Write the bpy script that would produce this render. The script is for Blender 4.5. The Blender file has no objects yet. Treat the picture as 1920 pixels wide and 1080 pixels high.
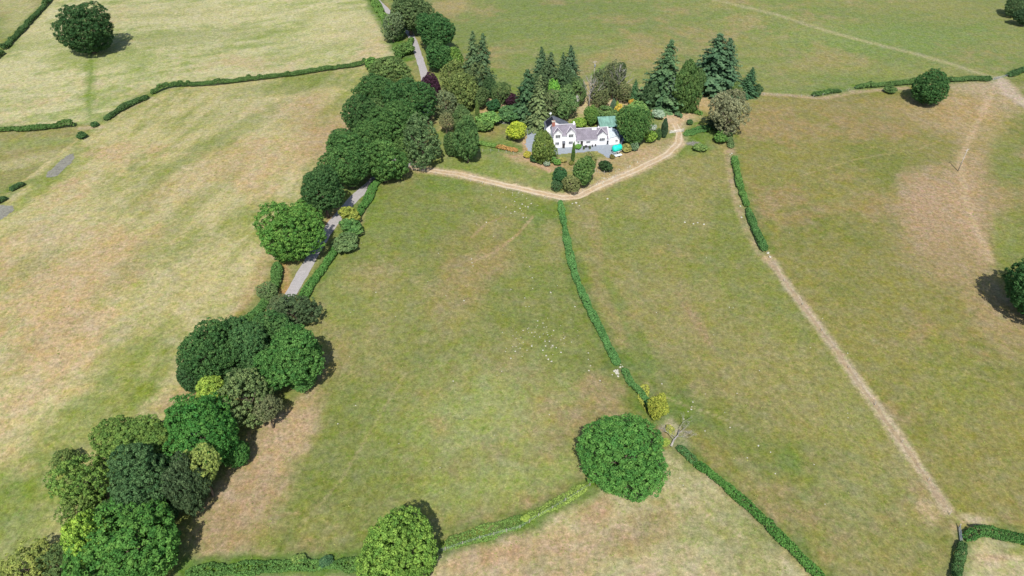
import bpy, math, random
import numpy as np
from mathutils import Vector, Matrix
R = math.radians
sc = bpy.context.scene
random.seed(4); rng = np.random.default_rng(4)

# ------------------------------------------------------------------ camera, sky, sun, exposure
CAM_H, PITCH, HFOV = 138.0, R(40), R(70)
F = 960/math.tan(HFOV/2)
cam = bpy.data.objects.new('camera', bpy.data.cameras.new('camera'))
sc.collection.objects.link(cam)
cam.location = (0, 0, CAM_H); cam.rotation_euler = (R(90)-PITCH, 0, 0)
cam.data.angle = HFOV; cam.data.clip_start = 1; cam.data.clip_end = 9000
sc.camera = cam
SUN_EL, SUN_AZ = R(52.5), R(1.8)      # light travels toward +Y, a little to +X
w = bpy.data.worlds.new('World'); sc.world = w; w.use_nodes = True
wn = w.node_tree
sky = wn.nodes.new('ShaderNodeTexSky'); sky.sky_type = 'NISHITA'; sky.sun_disc = False
sky.sun_elevation = SUN_EL; sky.sun_rotation = R(180)+SUN_AZ; sky.air_density = 1.0
wn.links.new(sky.outputs[0], wn.nodes['Background'].inputs[0])
wn.nodes['Background'].inputs[1].default_value = 0.11
sl = bpy.data.lights.new('sun', 'SUN'); sl.energy = 4.2; sl.angle = R(0.5); sl.color = (1, .965, .90)
sun = bpy.data.objects.new('sun', sl); sc.collection.objects.link(sun)
d = Vector((math.sin(SUN_AZ)*math.cos(SUN_EL), math.cos(SUN_AZ)*math.cos(SUN_EL), -math.sin(SUN_EL)))
sun.rotation_euler = d.to_track_quat('-Z', 'Y').to_euler(); sun.location = (0, -50, 300)
sc.view_settings.view_transform = 'Standard'; sc.view_settings.look = 'None'
sc.view_settings.exposure = 0.36; sc.view_settings.gamma = 1
sc.cycles.max_bounces = 4; sc.cycles.diffuse_bounces = 2; sc.cycles.transparent_max_bounces = 6
KG = 0.64                                  # photo tone of a lit surface -> base colour

# ------------------------------------------------------------------ projection helpers
cp, sp_ = math.cos(PITCH), math.sin(PITCH)
HX, HY = 19.0, 247.0                       # middle of the cottage yard, level ground there
def hgt(x, y):
    x = np.asarray(x, float); y = np.asarray(y, float)
    h = 1.5*np.sin(x/37+1.0)*np.sin(y/45+.5) + 1.2*np.sin(x/71-y/63) + .5*np.sin(x/19+y/23+2)
    r2 = ((x-HX-10)/42)**2 + ((y-HY-5)/34)**2
    return h*(1-np.exp(-r2**1.5))
def ray(px, py):
    u, v = (px-960)/F, (540-py)/F
    return np.array([u, cp+v*sp_, -sp_+v*cp])
def at(px, py, dz=0.0):
    """ground point seen at a pixel of the 1920x1080 photograph, dz above the ground"""
    r = ray(px, py); z = dz
    for _ in range(8):
        t = (z-CAM_H)/r[2]; x, y = r[0]*t, r[1]*t; z = float(hgt(x, y))+dz
    return Vector((x, y, z-dz))
def scale_at(p):                           # photo pixels per metre there
    return F/(p[1]*cp+(CAM_H-p[2])*sp_)
def project(x, y, z):
    dx, dy, dzz = x, y, z-CAM_H
    dep = dy*cp-dzz*sp_
    return 960+F*dx/dep, 540-F*(dy*sp_+dzz*cp)/dep, dep
def depr(p): return math.atan2(CAM_H-p[2], math.hypot(p[0], p[1]))
def lin(c):
    c = np.asarray(c, float)/255
    return np.where(c <= .04045, c/12.92, ((c+.055)/1.055)**2.4)

# ------------------------------------------------------------------ linking helpers
C = sc.collection
def tag(o, label=None, cat=None, group=None, kind=None):
    if label: o['label'] = label
    if cat: o['category'] = cat
    if group: o['group'] = group
    if kind: o['kind'] = kind
    return o
def empty(name, loc, rz=0, parent=None):
    o = bpy.data.objects.new(name, None); C.objects.link(o); o.location = loc; o.rotation_euler[2] = rz
    o.empty_display_size = .3
    if parent: o.parent = parent
    return o
def link(name, me, mat=None, parent=None):
    o = bpy.data.objects.new(name, me); C.objects.link(o)
    if mat is not None and not me.materials: me.materials.append(mat)
    if parent: o.parent = parent
    return o
class MB:
    def __init__(s): s.v = []; s.f = []
    def add(s, vs, fs):
        n = len(s.v); s.v += [tuple(v) for v in vs]; s.f += [tuple(i+n for i in f) for f in fs]; return s
    def box(s, x0, x1, y0, y1, z0, z1):
        return s.add([(x0,y0,z0),(x1,y0,z0),(x1,y1,z0),(x0,y1,z0),(x0,y0,z1),(x1,y0,z1),(x1,y1,z1),(x0,y1,z1)],
                     [(0,3,2,1),(4,5,6,7),(0,1,5,4),(1,2,6,5),(2,3,7,6),(3,0,4,7)])
    def prism(s, poly, y0, y1):            # polygon in x,z pulled along y
        n = len(poly)
        return s.add([(x,y0,z) for x,z in poly]+[(x,y1,z) for x,z in poly],
                     [tuple(range(n)), tuple(range(2*n-1,n-1,-1))]+[(i,i+n,(i+1)%n+n,(i+1)%n) for i in range(n)])
    def slab(s, quad, th):                 # quad of 3D points thickened downwards
        return s.add([*quad]+[(q[0],q[1],q[2]-th) for q in quad],
                     [(0,1,2,3),(7,6,5,4),(0,4,5,1),(1,5,6,2),(2,6,7,3),(3,7,4,0)])
    def tube(s, pts, rads, n=6):
        pts = [Vector(p) for p in pts]; rings = []
        for i, p in enumerate(pts):
            t = (pts[min(i+1, len(pts)-1)]-pts[max(i-1, 0)]).normalized()
            a = t.cross(Vector((0,0,1)) if abs(t.z) < .9 else Vector((1,0,0))).normalized(); b = t.cross(a)
            rings.append([p+(a*math.cos(k*2*math.pi/n)+b*math.sin(k*2*math.pi/n))*rads[i] for k in range(n)])
        vs = [v for r in rings for v in r]; fs = []
        for i in range(len(pts)-1):
            for k in range(n): fs.append((i*n+k, i*n+(k+1)%n, (i+1)*n+(k+1)%n, (i+1)*n+k))
        fs.append(tuple(range(n-1,-1,-1))); fs.append(tuple(range((len(pts)-1)*n, len(pts)*n)))
        return s.add(vs, fs)
    def mesh(s, name, smooth=False):
        me = bpy.data.meshes.new(name); me.from_pydata(s.v, [], s.f); me.update()
        if smooth:
            me.polygons.foreach_set('use_smooth', [True]*len(me.polygons))
        return me
    def build(s, name, mat, parent=None, smooth=False):
        return link(name, s.mesh(name, smooth), mat, parent)
def np_mesh(name, V, Q, smooth=False):
    me = bpy.data.meshes.new(name)
    V = np.asarray(V, np.float32); Q = np.asarray(Q, np.int32)
    me.vertices.add(len(V)); me.vertices.foreach_set('co', V.ravel())
    k = Q.shape[1]
    me.loops.add(Q.size); me.loops.foreach_set('vertex_index', Q.ravel())
    me.polygons.add(len(Q)); me.polygons.foreach_set('loop_start', np.arange(len(Q), dtype=np.int32)*k)
    me.polygons.foreach_set('loop_total', np.full(len(Q), k, np.int32))
    if smooth: me.polygons.foreach_set('use_smooth', np.ones(len(Q), bool))
    me.update(calc_edges=True)
    return me

# ------------------------------------------------------------------ materials
def mat_new(name, rough=.9, spec=.2):
    m = bpy.data.materials.new(name); m.use_nodes = True
    b = m.node_tree.nodes['Principled BSDF']
    b.inputs['Roughness'].default_value = rough
    b.inputs['Specular IOR Level'].default_value = spec
    return m, m.node_tree, b
def noisy(name, col, amp=.15, scale=3, rough=.9, spec=.2, col2=None, metal=0, stretch=None, bump=0):
    m, t, b = mat_new(name, rough, spec); N, L = t.nodes, t.links
    tc = N.new('ShaderNodeTexCoord'); mp = N.new('ShaderNodeMapping')
    if stretch: mp.inputs['Scale'].default_value = stretch
    L.new(tc.outputs['Object'], mp.inputs[0])
    n = N.new('ShaderNodeTexNoise'); n.inputs['Scale'].default_value = scale; n.inputs['Detail'].default_value = 6
    L.new(mp.outputs[0], n.inputs['Vector'])
    cr = N.new('ShaderNodeValToRGB')
    c = np.array(col, float); c2 = np.array(col2, float) if col2 is not None else None
    a_ = c*(1-amp*2) if c2 is None else c
    b_ = c*(1+amp*2) if c2 is None else c2
    cr.color_ramp.elements[0].position = .3; cr.color_ramp.elements[1].position = .7
    cr.color_ramp.elements[0].color = (*np.clip(a_,0,1), 1); cr.color_ramp.elements[1].color = (*np.clip(b_,0,1), 1)
    L.new(n.outputs[0], cr.inputs[0]); L.new(cr.outputs[0], b.inputs['Base Color'])
    b.inputs['Metallic'].default_value = metal
    if bump:
        bp = N.new('ShaderNodeBump'); bp.inputs['Strength'].default_value = bump; bp.inputs['Distance'].default_value = .05
        L.new(n.outputs[0], bp.inputs['Height']); L.new(bp.outputs[0], b.inputs['Normal'])
    return m
def foliage_mat():
    m, t, b = mat_new('foliage', .75, .12); N, L = t.nodes, t.links
    oi = N.new('ShaderNodeObjectInfo'); ge = N.new('ShaderNodeNewGeometry')
    at_ = N.new('ShaderNodeAttribute'); at_.attribute_name = 'clump'
    tc = N.new('ShaderNodeTexCoord'); no = N.new('ShaderNodeTexNoise'); no.inputs['Scale'].default_value = .22
    no.inputs['Detail'].default_value = 3
    L.new(ge.outputs['Position'], no.inputs['Vector'])
    def mth(op, a, b_):
        q = N.new('ShaderNodeMath'); q.operation = op
        for i, v in enumerate((a, b_)):
            if isinstance(v, (int, float)): q.inputs[i].default_value = v
            else: L.new(v, q.inputs[i])
        return q.outputs[0]
    v = mth('MULTIPLY', ge.outputs['Random Per Island'], .6)
    v = mth('ADD', v, mth('MULTIPLY', at_.outputs['Fac'], .5))
    v = mth('ADD', v, mth('MULTIPLY', no.outputs[0], .7))
    v = mth('ADD', v, .12)
    hs = N.new('ShaderNodeHueSaturation')
    hue = mth('ADD', mth('MULTIPLY', at_.outputs['Fac'], -.03), .501)
    L.new(hue, hs.inputs['Hue']); L.new(v, hs.inputs['Value']); L.new(oi.outputs['Color'], hs.inputs['Color'])
    L.new(hs.outputs[0], b.inputs['Base Color'])
    tr = N.new('ShaderNodeBsdfTranslucent'); mx = N.new('ShaderNodeMixShader'); mx.inputs[0].default_value = .18
    L.new(hs.outputs[0], tr.inputs['Color'])
    L.new(b.outputs[0], mx.inputs[1]); L.new(tr.outputs[0], mx.inputs[2])
    L.new(mx.outputs[0], N['Material Output'].inputs['Surface'])
    return m
FOL = foliage_mat()
BARK = noisy('bark', (.13,.10,.075), .25, 4, stretch=(1,1,.2), bump=.5)
DEADBARK = noisy('weathered bark', (.30,.28,.25), .15, 4, stretch=(1,1,.2))
BIRCHBARK = noisy('birch bark', (.6,.57,.52), .2, 5)
WHITE = noisy('white render', (.80,.79,.80), .03, 1.5, .85)
SLATE = None
def slate_mat(name, c1, c2):
    m, t, b = mat_new(name, .55, .35); N, L = t.nodes, t.links
    tc = N.new('ShaderNodeTexCoord'); br = N.new('ShaderNodeTexBrick')
    br.inputs['Scale'].default_value = 1.0; br.inputs['Brick Width'].default_value = .32; br.inputs['Row Height'].default_value = .22
    br.inputs['Mortar Size'].default_value = .012
    br.inputs['Color1'].default_value = (*c1, 1); br.inputs['Color2'].default_value = (*c2, 1); br.inputs['Mortar'].default_value = (*[x*.5 for x in c1], 1)
    L.new(tc.outputs['Object'], br.inputs['Vector'])
    n = N.new('ShaderNodeTexNoise'); n.inputs['Scale'].default_value = .5; n.inputs['Detail'].default_value = 6
    L.new(tc.outputs['Object'], n.inputs['Vector'])
    mx = N.new('ShaderNodeMix'); mx.data_type = 'RGBA'; mx.blend_type = 'MULTIPLY'; mx.inputs['Factor'].default_value = .6
    cr = N.new('ShaderNodeValToRGB'); cr.color_ramp.elements[0].position = .3; cr.color_ramp.elements[1].position = .7
    cr.color_ramp.elements[0].color = (.5,.5,.5,1); cr.color_ramp.elements[1].color = (1.2,1.2,1.2,1)
    L.new(n.outputs[0], cr.inputs[0]); L.new(br.outputs[0], mx.inputs['A']); L.new(cr.outputs[0], mx.inputs['B'])
    L.new(mx.outputs['Result'], b.inputs['Base Color'])
    return m
SLATE = slate_mat('purple slate', (.19,.165,.205), (.235,.21,.25))
SLATE2 = slate_mat('dark slate', (.13,.14,.17), (.16,.17,.20))
LEAD = noisy('lead flashing', (.6,.58,.6), .08, 3, .5)
GLASS, _t, _b = mat_new('window glass', .12, .6); _b.inputs['Base Color'].default_value = (.035,.04,.055,1)
_n = _t.nodes.new('ShaderNodeTexNoise'); _n.inputs['Scale'].default_value = 2
_c = _t.nodes.new('ShaderNodeValToRGB'); _c.color_ramp.elements[0].color = (.02,.022,.03,1); _c.color_ramp.elements[1].color = (.06,.07,.09,1)
_t.links.new(_n.outputs[0], _c.inputs[0]); _t.links.new(_c.outputs[0], _b.inputs['Base Color'])
BRICK = slate_mat('red chimney brick', (.42,.16,.12), (.36,.14,.11))
DARKWOOD = noisy('dark stained wood', (.05,.045,.045), .2, 3)
PANEL = noisy('solar panel glass', (.02,.022,.035), .1, 2, .25, .5)
GREENSHEET = noisy('green corrugated sheet', (.17,.31,.25), .15, 1.2, .55, stretch=(1,.1,1))
PALEGLASS = noisy('pale conservatory roof sheet', (.50,.56,.60), .08, 2, .3, .5)
TURQ = noisy('turquoise tarpaulin', (.02,.60,.46), .12, 1.2, .5)
WHITEMETAL = noisy('white painted metal', (.75,.76,.76), .05, 4, .4, .4)
GALV = noisy('galvanised metal', (.34,.37,.40), .12, 5, .5, .4, metal=.3)
POST = noisy('weathered fence wood', (.42,.38,.32), .2, 5)
WOOD = noisy('grey pole wood', (.38,.34,.30), .2, 4, stretch=(1,1,.1))
RUBBER = noisy('tyre rubber', (.03,.03,.03), .1, 8)
STONE = noisy('pale stone', (.46,.44,.36), .15, 3, bump=.5)
CREAM = noisy('cream canvas', (.75,.70,.60), .06, 3)
GREYDOME = noisy('grey plastic cover', (.20,.24,.28), .1, 2, .5)

# ------------------------------------------------------------------ value noise for the ground's own colour
def vnoise(x, y, s, seed, octv=4, gain=.55):
    out = np.zeros_like(x); a = 1; tot = 0
    for o in range(octv):
        g = np.random.default_rng(seed*17+o).random((256, 256))
        X, Y = x/s+o*13.7, y/s+o*7.3
        xi, yi = np.floor(X).astype(int), np.floor(Y).astype(int); fx, fy = X-xi, Y-yi
        fx, fy = fx*fx*(3-2*fx), fy*fy*(3-2*fy)
        a0, a1, b0, b1 = xi & 255, (xi+1) & 255, yi & 255, (yi+1) & 255
        out += a*((g[a0,b0]*(1-fx)+g[a1,b0]*fx)*(1-fy)+(g[a0,b1]*(1-fx)+g[a1,b1]*fx)*fy)
        tot += a; a *= gain; s = s/2.03
    return out/tot
def inpoly(px, py, poly):
    r = np.zeros(px.shape, bool); n = len(poly)
    for i in range(n):
        (x1, y1), (x2, y2) = poly[i], poly[(i+1) % n]
        c = ((y1 > py) != (y2 > py))
        if y1 != y2: r ^= c & (px < (x2-x1)*(py-y1)/(y2-y1)+x1)
    return r
def smooth(e0, e1, v):
    t = np.clip((v-e0)/(e1-e0), 0, 1); return t*t*(3-2*t)

# ------------------------------------------------------------------ ground
def axis(lo, hi, st, outs):
    a = np.arange(lo, hi+1e-6, st)
    return np.concatenate([[lo-o for o in outs[::-1]], a, [hi+o for o in outs]])
xs = axis(-330, 330, .8, [8, 30, 80, 200, 500, 1200, 3000]); ys = axis(55, 460, .8, [8, 30, 80, 200, 600, 1500, 3500])
GX, GY = np.meshgrid(xs, ys, indexing='xy')
fade = np.clip(1-(np.hypot(GX, GY-250)-600)/400, 0, 1)
GZ = hgt(GX, GY)
PX, PY, DEP = project(GX, GY, GZ)
bad = DEP < 20; PX[bad] = 960; PY[bad] = 3000

def wdir(p, q):
    a, b = at(*p), at(*q); v = np.array([b[0]-a[0], b[1]-a[1]]); return v/np.linalg.norm(v)
def streak(dv, L, W, seed, octv=4):
    u = GX*dv[0]+GY*dv[1]; v = -GX*dv[1]+GY*dv[0]
    k = L/W
    return vnoise(u/k, v, W, seed, octv)
n_big = vnoise(GX, GY, 45, 1); n_mid = vnoise(GX, GY, 14, 2); n_sm = vnoise(GX, GY, 4, 3); n_f = vnoise(GX, GY, 1.7, 5, 3)
def col(c): return lin(c)*KG
def mix(a, b, t): return a*(1-t[..., None])+b*t[..., None]
full = lambda c: np.broadcast_to(col(c), GX.shape+(3,)).copy()
def sm3(n, a, b): return smooth(a, b, n)

def tone(green, dry, pink, seed, bal=.5, dv=None, Ln=26, W=7):
    n1 = vnoise(GX, GY, 38, seed, 5, .6) if dv is None else .45*vnoise(GX, GY, 40, seed, 5)+.55*streak(dv, Ln, W, seed+1, 5)
    n2 = vnoise(GX, GY, 30, seed+3, 4)
    c = mix(full(green), full(dry), smooth(bal-.12, bal+.12, n1*.62+n_mid*.12+n_sm*.16+n_f*.10))
    return mix(c, full(pink), .8*smooth(.54, .70, n2*.75+n_sm*.15+n_f*.1))

dL = wdir((150, 760), (520, 330)); dU = wdir((200, 120), (640, 60)); dC = wdir((700, 900), (1040, 800))
base = tone((137,146,84), (158,151,99), (170,150,110), 10, .50)                             # anything else
LB = tone((149,153,88), (196,183,134), (200,172,132), 20, .44, dL, 22, 4.5)
LU = tone((154,163,98), (200,192,146), (202,182,142), 30, .44, dU, 22, 5)
CE = tone((135,141,80), (157,149,99), (170,149,110), 40, .49)
TR = tone((134,145,87), (150,149,95), (165,150,107), 50, .53, wdir((1000, 90), (1700, 60)), 40, 8)
R1 = tone((136,140,80), (156,148,96), (166,146,106), 60, .49)
R2 = tone((130,134,74), (148,141,86), (166,144,104), 70, .51)
HB = tone((160,160,106), (196,184,142), (196,170,136), 80, .42)
GD = tone((134,146,84), (164,156,106), (196,170,130), 90, .56)

W_LINE = [(60,1180),(200,900),(340,760),(420,610),(520,500),(600,330),(680,200),(745,112),(722,50),(690,-40),(660,-200)]
polyLB = [(-2000,1180)]+W_LINE[:8]+[(600,128),(400,155),(284,170),(196,222),(150,253),(30,350),(-100,430),(-2000,1300)]
polyLU = [(-900,320),(0,243),(140,233),(185,233),(276,178),(400,155),(600,128),(745,110),(722,50),(690,-40),(640,-300),(260,-300),(90,-5),(0,100),(-900,600)]
polyTR = [(760,60),(860,100),(900,150),(1100,175),(1300,165),(1430,175),(1550,178),(1720,160),(1860,150),(3000,80),(3000,-400),(700,-400),(700,-40)]
polyC = [(540,560),(620,470),(690,380),(720,330),(765,315),(860,332),(950,352),(1052,374),(1055,410),(1068,470),(1078,515),(1100,570),(1130,625),(1165,690),(1215,755),(1270,830),(1105,912),(1000,968),(900,1008),(838,1010),(830,1028),(675,1050),(350,1060),(200,1180),(330,900),(450,700)]
polyR1 = [(1052,374),(1120,352),(1190,322),(1260,285),(1275,262),(1310,235),(1366,240),(1376,300),(1405,400),(1440,478),(1540,615),(1640,755),(1740,900),(1782,965),(1796,1080),(1840,1300),(1750,1300),(1545,1085),(1400,945),(1272,832),(1215,755),(1165,690),(1130,625),(1100,570),(1078,515),(1068,470),(1055,410)]
polyR2 = [(1366,240),(1430,178),(1550,180),(1720,162),(1860,152),(3000,80),(3000,1300),(1920,1010),(1850,990),(1782,965),(1740,900),(1640,755),(1540,615),(1440,478),(1405,400),(1376,300)]
polyH = [(1272,832),(1400,945),(1545,1085),(1750,1300),(300,1300),(345,1076),(675,1066),(800,1040),(900,1010),(1000,970),(1105,912)]
polyBR = [(1800,1300),(1798,1010),(1850,992),(1925,1012),(3000,1300)]
polyG = [(762,311),(860,328),(955,348),(1055,370),(1120,350),(1195,318),(1262,283),(1275,262),(1300,240),(1400,178),(1250,160),(1060,150),(880,120),(800,140),(780,230)]
jx = (n_mid-.5)*10+(n_sm-.5)*6; jy = (n_mid-.5)*6+(vnoise(GX, GY, 4, 9)-.5)*4
QX, QY = PX+jx, PY+jy
Cc = base
for pl, cl in ((polyLU, LU), (polyLB, LB), (polyTR, TR), (polyC, CE), (polyR1, R1), (polyR2, R2), (polyH, HB), (polyBR, HB), (polyG, GD)):
    k = inpoly(QX, QY, pl); Cc[k] = cl[k]
nz = n_mid*.5+n_sm*.3+n_f*.2
def patch(cx, cy, rx, ry, ang, c, s=.8, edge=.9, noise=1.1):
    global Cc
    a = R(ang); dx, dy = PX-cx, PY-cy
    u = (dx*math.cos(a)+dy*math.sin(a))/rx; v = (-dx*math.sin(a)+dy*math.cos(a))/ry
    r = np.sqrt(u*u+v*v)+(nz-.5)*noise*2
    Cc = mix(Cc, full(c), s*smooth(1+edge*.5, 1-edge*.6, r))
def stroke(pts, wpx, c, s=.8, soft=.6, noise=.8, wfun=None):
    """a worn or green line; width in metres at each point"""
    global Cc
    P = [at(*p) for p in pts]; D = np.full(GX.shape, 1e9)
    for a, b in zip(P[:-1], P[1:]):
        x0, x1 = min(a[0], b[0])-12, max(a[0], b[0])+12; y0, y1 = min(a[1], b[1])-12, max(a[1], b[1])+12
        m = (GX > x0) & (GX < x1) & (GY > y0) & (GY < y1)
        gx, gy = GX[m]-a[0], GY[m]-a[1]; vx, vy = b[0]-a[0], b[1]-a[1]
        t = np.clip((gx*vx+gy*vy)/(vx*vx+vy*vy+1e-9), 0, 1)
        D[m] = np.minimum(D[m], np.hypot(gx-vx*t, gy-vy*t))
    r = D/(wpx/2)+(nz-.5)*noise*2
    Cc = mix(Cc, full(c), s*smooth(1+soft, 1-soft, r))
DRY = (184,158,120); PINK = (186,154,122); GRN = (118,138,62); PALE = (172,170,110); STRAW = (200,188,144); EARTH = (208,182,148)
exec_patches = [
 # left big field
 (610,240,60,80,-60,DRY,.7),(470,560,130,22,-62,(176,150,108),.55),(400,690,90,20,-50,(186,150,108),.5),(470,205,90,45,-10,STRAW,.5),(330,750,50,14,-20,DRY,.6),
 (570,155,115,16,-12,GRN,.55),(640,190,60,18,-40,(140,152,76),.5),(400,270,150,14,-30,(140,148,88),.5),(330,420,190,22,-44,(148,150,92),.5),
 (150,800,220,60,-50,(128,142,64),.65),(30,980,120,130,-60,(122,140,66),.7),(270,720,80,22,-40,(134,144,70),.5),(60,650,130,24,-40,DRY,.45),(380,330,130,26,-28,(196,170,130),.5),
 (300,560,160,34,-46,(182,172,124),.5),(120,430,110,50,-30,STRAW,.45),(80,350,110,14,-36,(150,158,80),.6),(110,312,55,14,-38,(128,142,70),.7),(60,500,70,20,-30,(140,148,90),.4),
 # upper left field
 (200,110,120,22,0,(140,156,80),.55),(170,160,12,60,4,(128,148,70),.6),(360,70,200,14,-6,(150,156,100),.5),(640,60,90,30,-20,STRAW,.5),(560,100,100,12,-10,(160,166,104),.4),(350,25,220,16,0,STRAW,.4),
 (40,30,40,60,-50,STRAW,.5),(30,270,90,10,-4,(150,162,100),.5),(60,300,70,10,-12,STRAW,.5),
 # central field
 (470,930,150,48,-58,(182,158,124),.8),(540,810,115,36,-52,(190,164,130),.85),(450,930,70,50,-50,(184,158,124),.7),(420,1000,60,40,-10,(176,154,116),.6),(700,960,200,40,-10,(140,142,78),.5),(620,690,60,26,-60,(166,144,106),.5),
 (900,440,110,26,-24,(160,142,98),.4),(910,495,70,34,-20,(172,148,108),.6),(860,540,80,50,-50,(164,146,102),.5),(820,740,60,110,-60,(156,146,100),.3),(760,620,50,120,0,(128,140,74),.4),
 (900,770,160,90,-10,(158,168,102),.7),(960,900,170,44,-12,(156,166,98),.65),(1000,480,40,60,10,(122,138,66),.4),(1010,405,34,22,0,(112,132,66),.7),(830,345,60,14,10,(116,140,66),.5),  # leading pale patches: light grass plus the antisolar brightening painted in
 (640,480,50,26,-50,GRN,.4),(690,410,40,50,-30,(128,144,68),.5),(650,560,44,60,-60,(124,142,66),.5),(980,350,80,12,16,(150,150,96),.5),(1060,930,90,18,-26,(158,144,104),.5),
 (905,803,5,3,0,(88,122,44),.9),(1190,760,26,24,50,(112,132,50),.6),(1150,560,16,60,-25,(118,138,60),.5),(1155,690,26,36,0,(116,136,60),.4),(700,520,60,30,-10,(172,152,110),.3),
 # R1
 (1280,560,20,110,-22,(164,146,106),.35),(1310,610,7,60,-32,(172,146,112),.6),(1200,660,26,50,-20,(104,136,62),.5),(1265,770,40,30,30,(110,136,66),.5),(1240,500,60,60,0,(150,146,92),.4),(1310,800,50,20,20,(118,138,72),.5),
 (1320,850,60,40,30,(164,144,96),.4),(1480,860,26,24,40,(108,134,56),.5),(1330,250,60,14,-10,(104,134,62),.8),(1310,275,30,8,0,(100,126,60),.6),(1600,940,70,70,40,(150,152,100),.5),(1590,800,60,60,40,(148,150,86),.4),
 (1420,1000,60,30,30,(128,140,70),.4),(1740,960,30,22,50,(190,170,130),.8),(1185,430,60,30,0,(138,144,86),.4),(1100,400,20,40,-10,(158,146,104),.5),(1118,450,10,70,-8,(164,146,104),.5),(1140,570,10,60,-25,(166,146,106),.5),
 # R2
 (1735,370,50,60,-10,(184,156,126),.8,1.3),(1790,400,95,108,60,(182,156,124),.8,1.4),(1725,400,36,60,-16,(184,154,126),.5,1),(1765,470,80,48,30,(174,150,114),.6,1.6),(1810,330,40,70,10,(186,158,124),.7),(1830,230,70,60,30,(182,158,118),.75),
 (1760,205,110,28,0,(182,156,118),.7),(1600,195,110,16,-4,(166,146,104),.5),(1850,560,46,60,-40,(170,150,110),.7),(1890,620,60,40,40,(172,152,112),.6),(1890,440,30,60,0,(134,144,76),.6),(1890,310,30,60,-20,(130,142,76),.6),
 (1830,450,18,60,-25,(190,160,128),.5),(1860,165,60,14,0,(186,168,140),.8),(1890,190,50,26,20,(184,162,128),.7),(1830,975,34,12,10,(198,182,152),.9),(1790,730,90,60,30,(136,144,76),.4),(1440,200,60,12,0,(160,146,98),.5),
 # H and corner
 (1180,1000,150,40,-20,(178,150,116),.5),(1290,900,70,30,40,(166,164,112),.4),(1120,960,40,20,-30,(182,146,112),.5),(950,1040,120,22,-12,(180,148,112),.5),(1030,1060,60,20,0,(158,152,100),.4),(1400,1040,110,40,30,(166,158,110),.5),
 (560,1078,160,8,0,(190,168,138),.7),(1860,1045,40,12,0,(196,164,128),.7),(1880,1030,50,8,10,(140,142,76),.6),
 # top right field
 (1180,100,90,12,-6,(174,152,108),.45),(1000,100,60,20,0,(134,150,88),.4),(850,12,40,12,0,(184,160,120),.6),(1130,120,30,6,-50,(112,150,80),.5),(1100,128,60,10,-30,(172,150,108),.5),(1600,130,160,12,4,(156,150,96),.4),(1650,70,180,24,0,(134,154,90),.4),(1400,155,60,10,0,(150,152,92),.4),
 # garden
 (1100,195,70,24,0,(214,190,150),.9),(1200,190,60,20,0,(210,184,146),.8),(1290,185,60,26,-10,(206,176,142),.95),(1265,208,44,30,0,(212,182,148),.95),(1262,236,26,16,0,(208,180,146),.85),(1310,196,50,20,0,(206,176,140),.8),(1215,292,60,9,-24,(206,180,146),.8),(1000,300,50,12,12,(206,170,140),.8),(985,262,18,10,0,(208,176,142),.8),
 (905,210,10,22,0,(200,170,132),.8),(845,215,16,28,-20,(200,172,132),.7),(930,245,36,14,0,(160,142,94),.7),(900,312,110,20,10,(136,148,80),.8),(1020,345,40,12,10,(132,146,78),.6),(1290,270,60,24,0,(128,144,74),.7),(1190,290,70,14,-22,(192,166,132),.75),(1180,305,50,12,-22,(186,160,118),.5),
 (1080,292,40,5,0,(140,146,84),.7),(1060,310,26,10,0,(176,150,112),.6),(1150,320,40,14,-24,(170,156,110),.6),(920,275,60,10,0,(120,138,70),.5),(1340,205,40,26,0,(180,160,110),.6),(1190,345,60,10,-30,(130,142,76),.3),
 (780,310,20,8,0,(206,186,156),.8),
]
for p in exec_patches: patch(*p)
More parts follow.
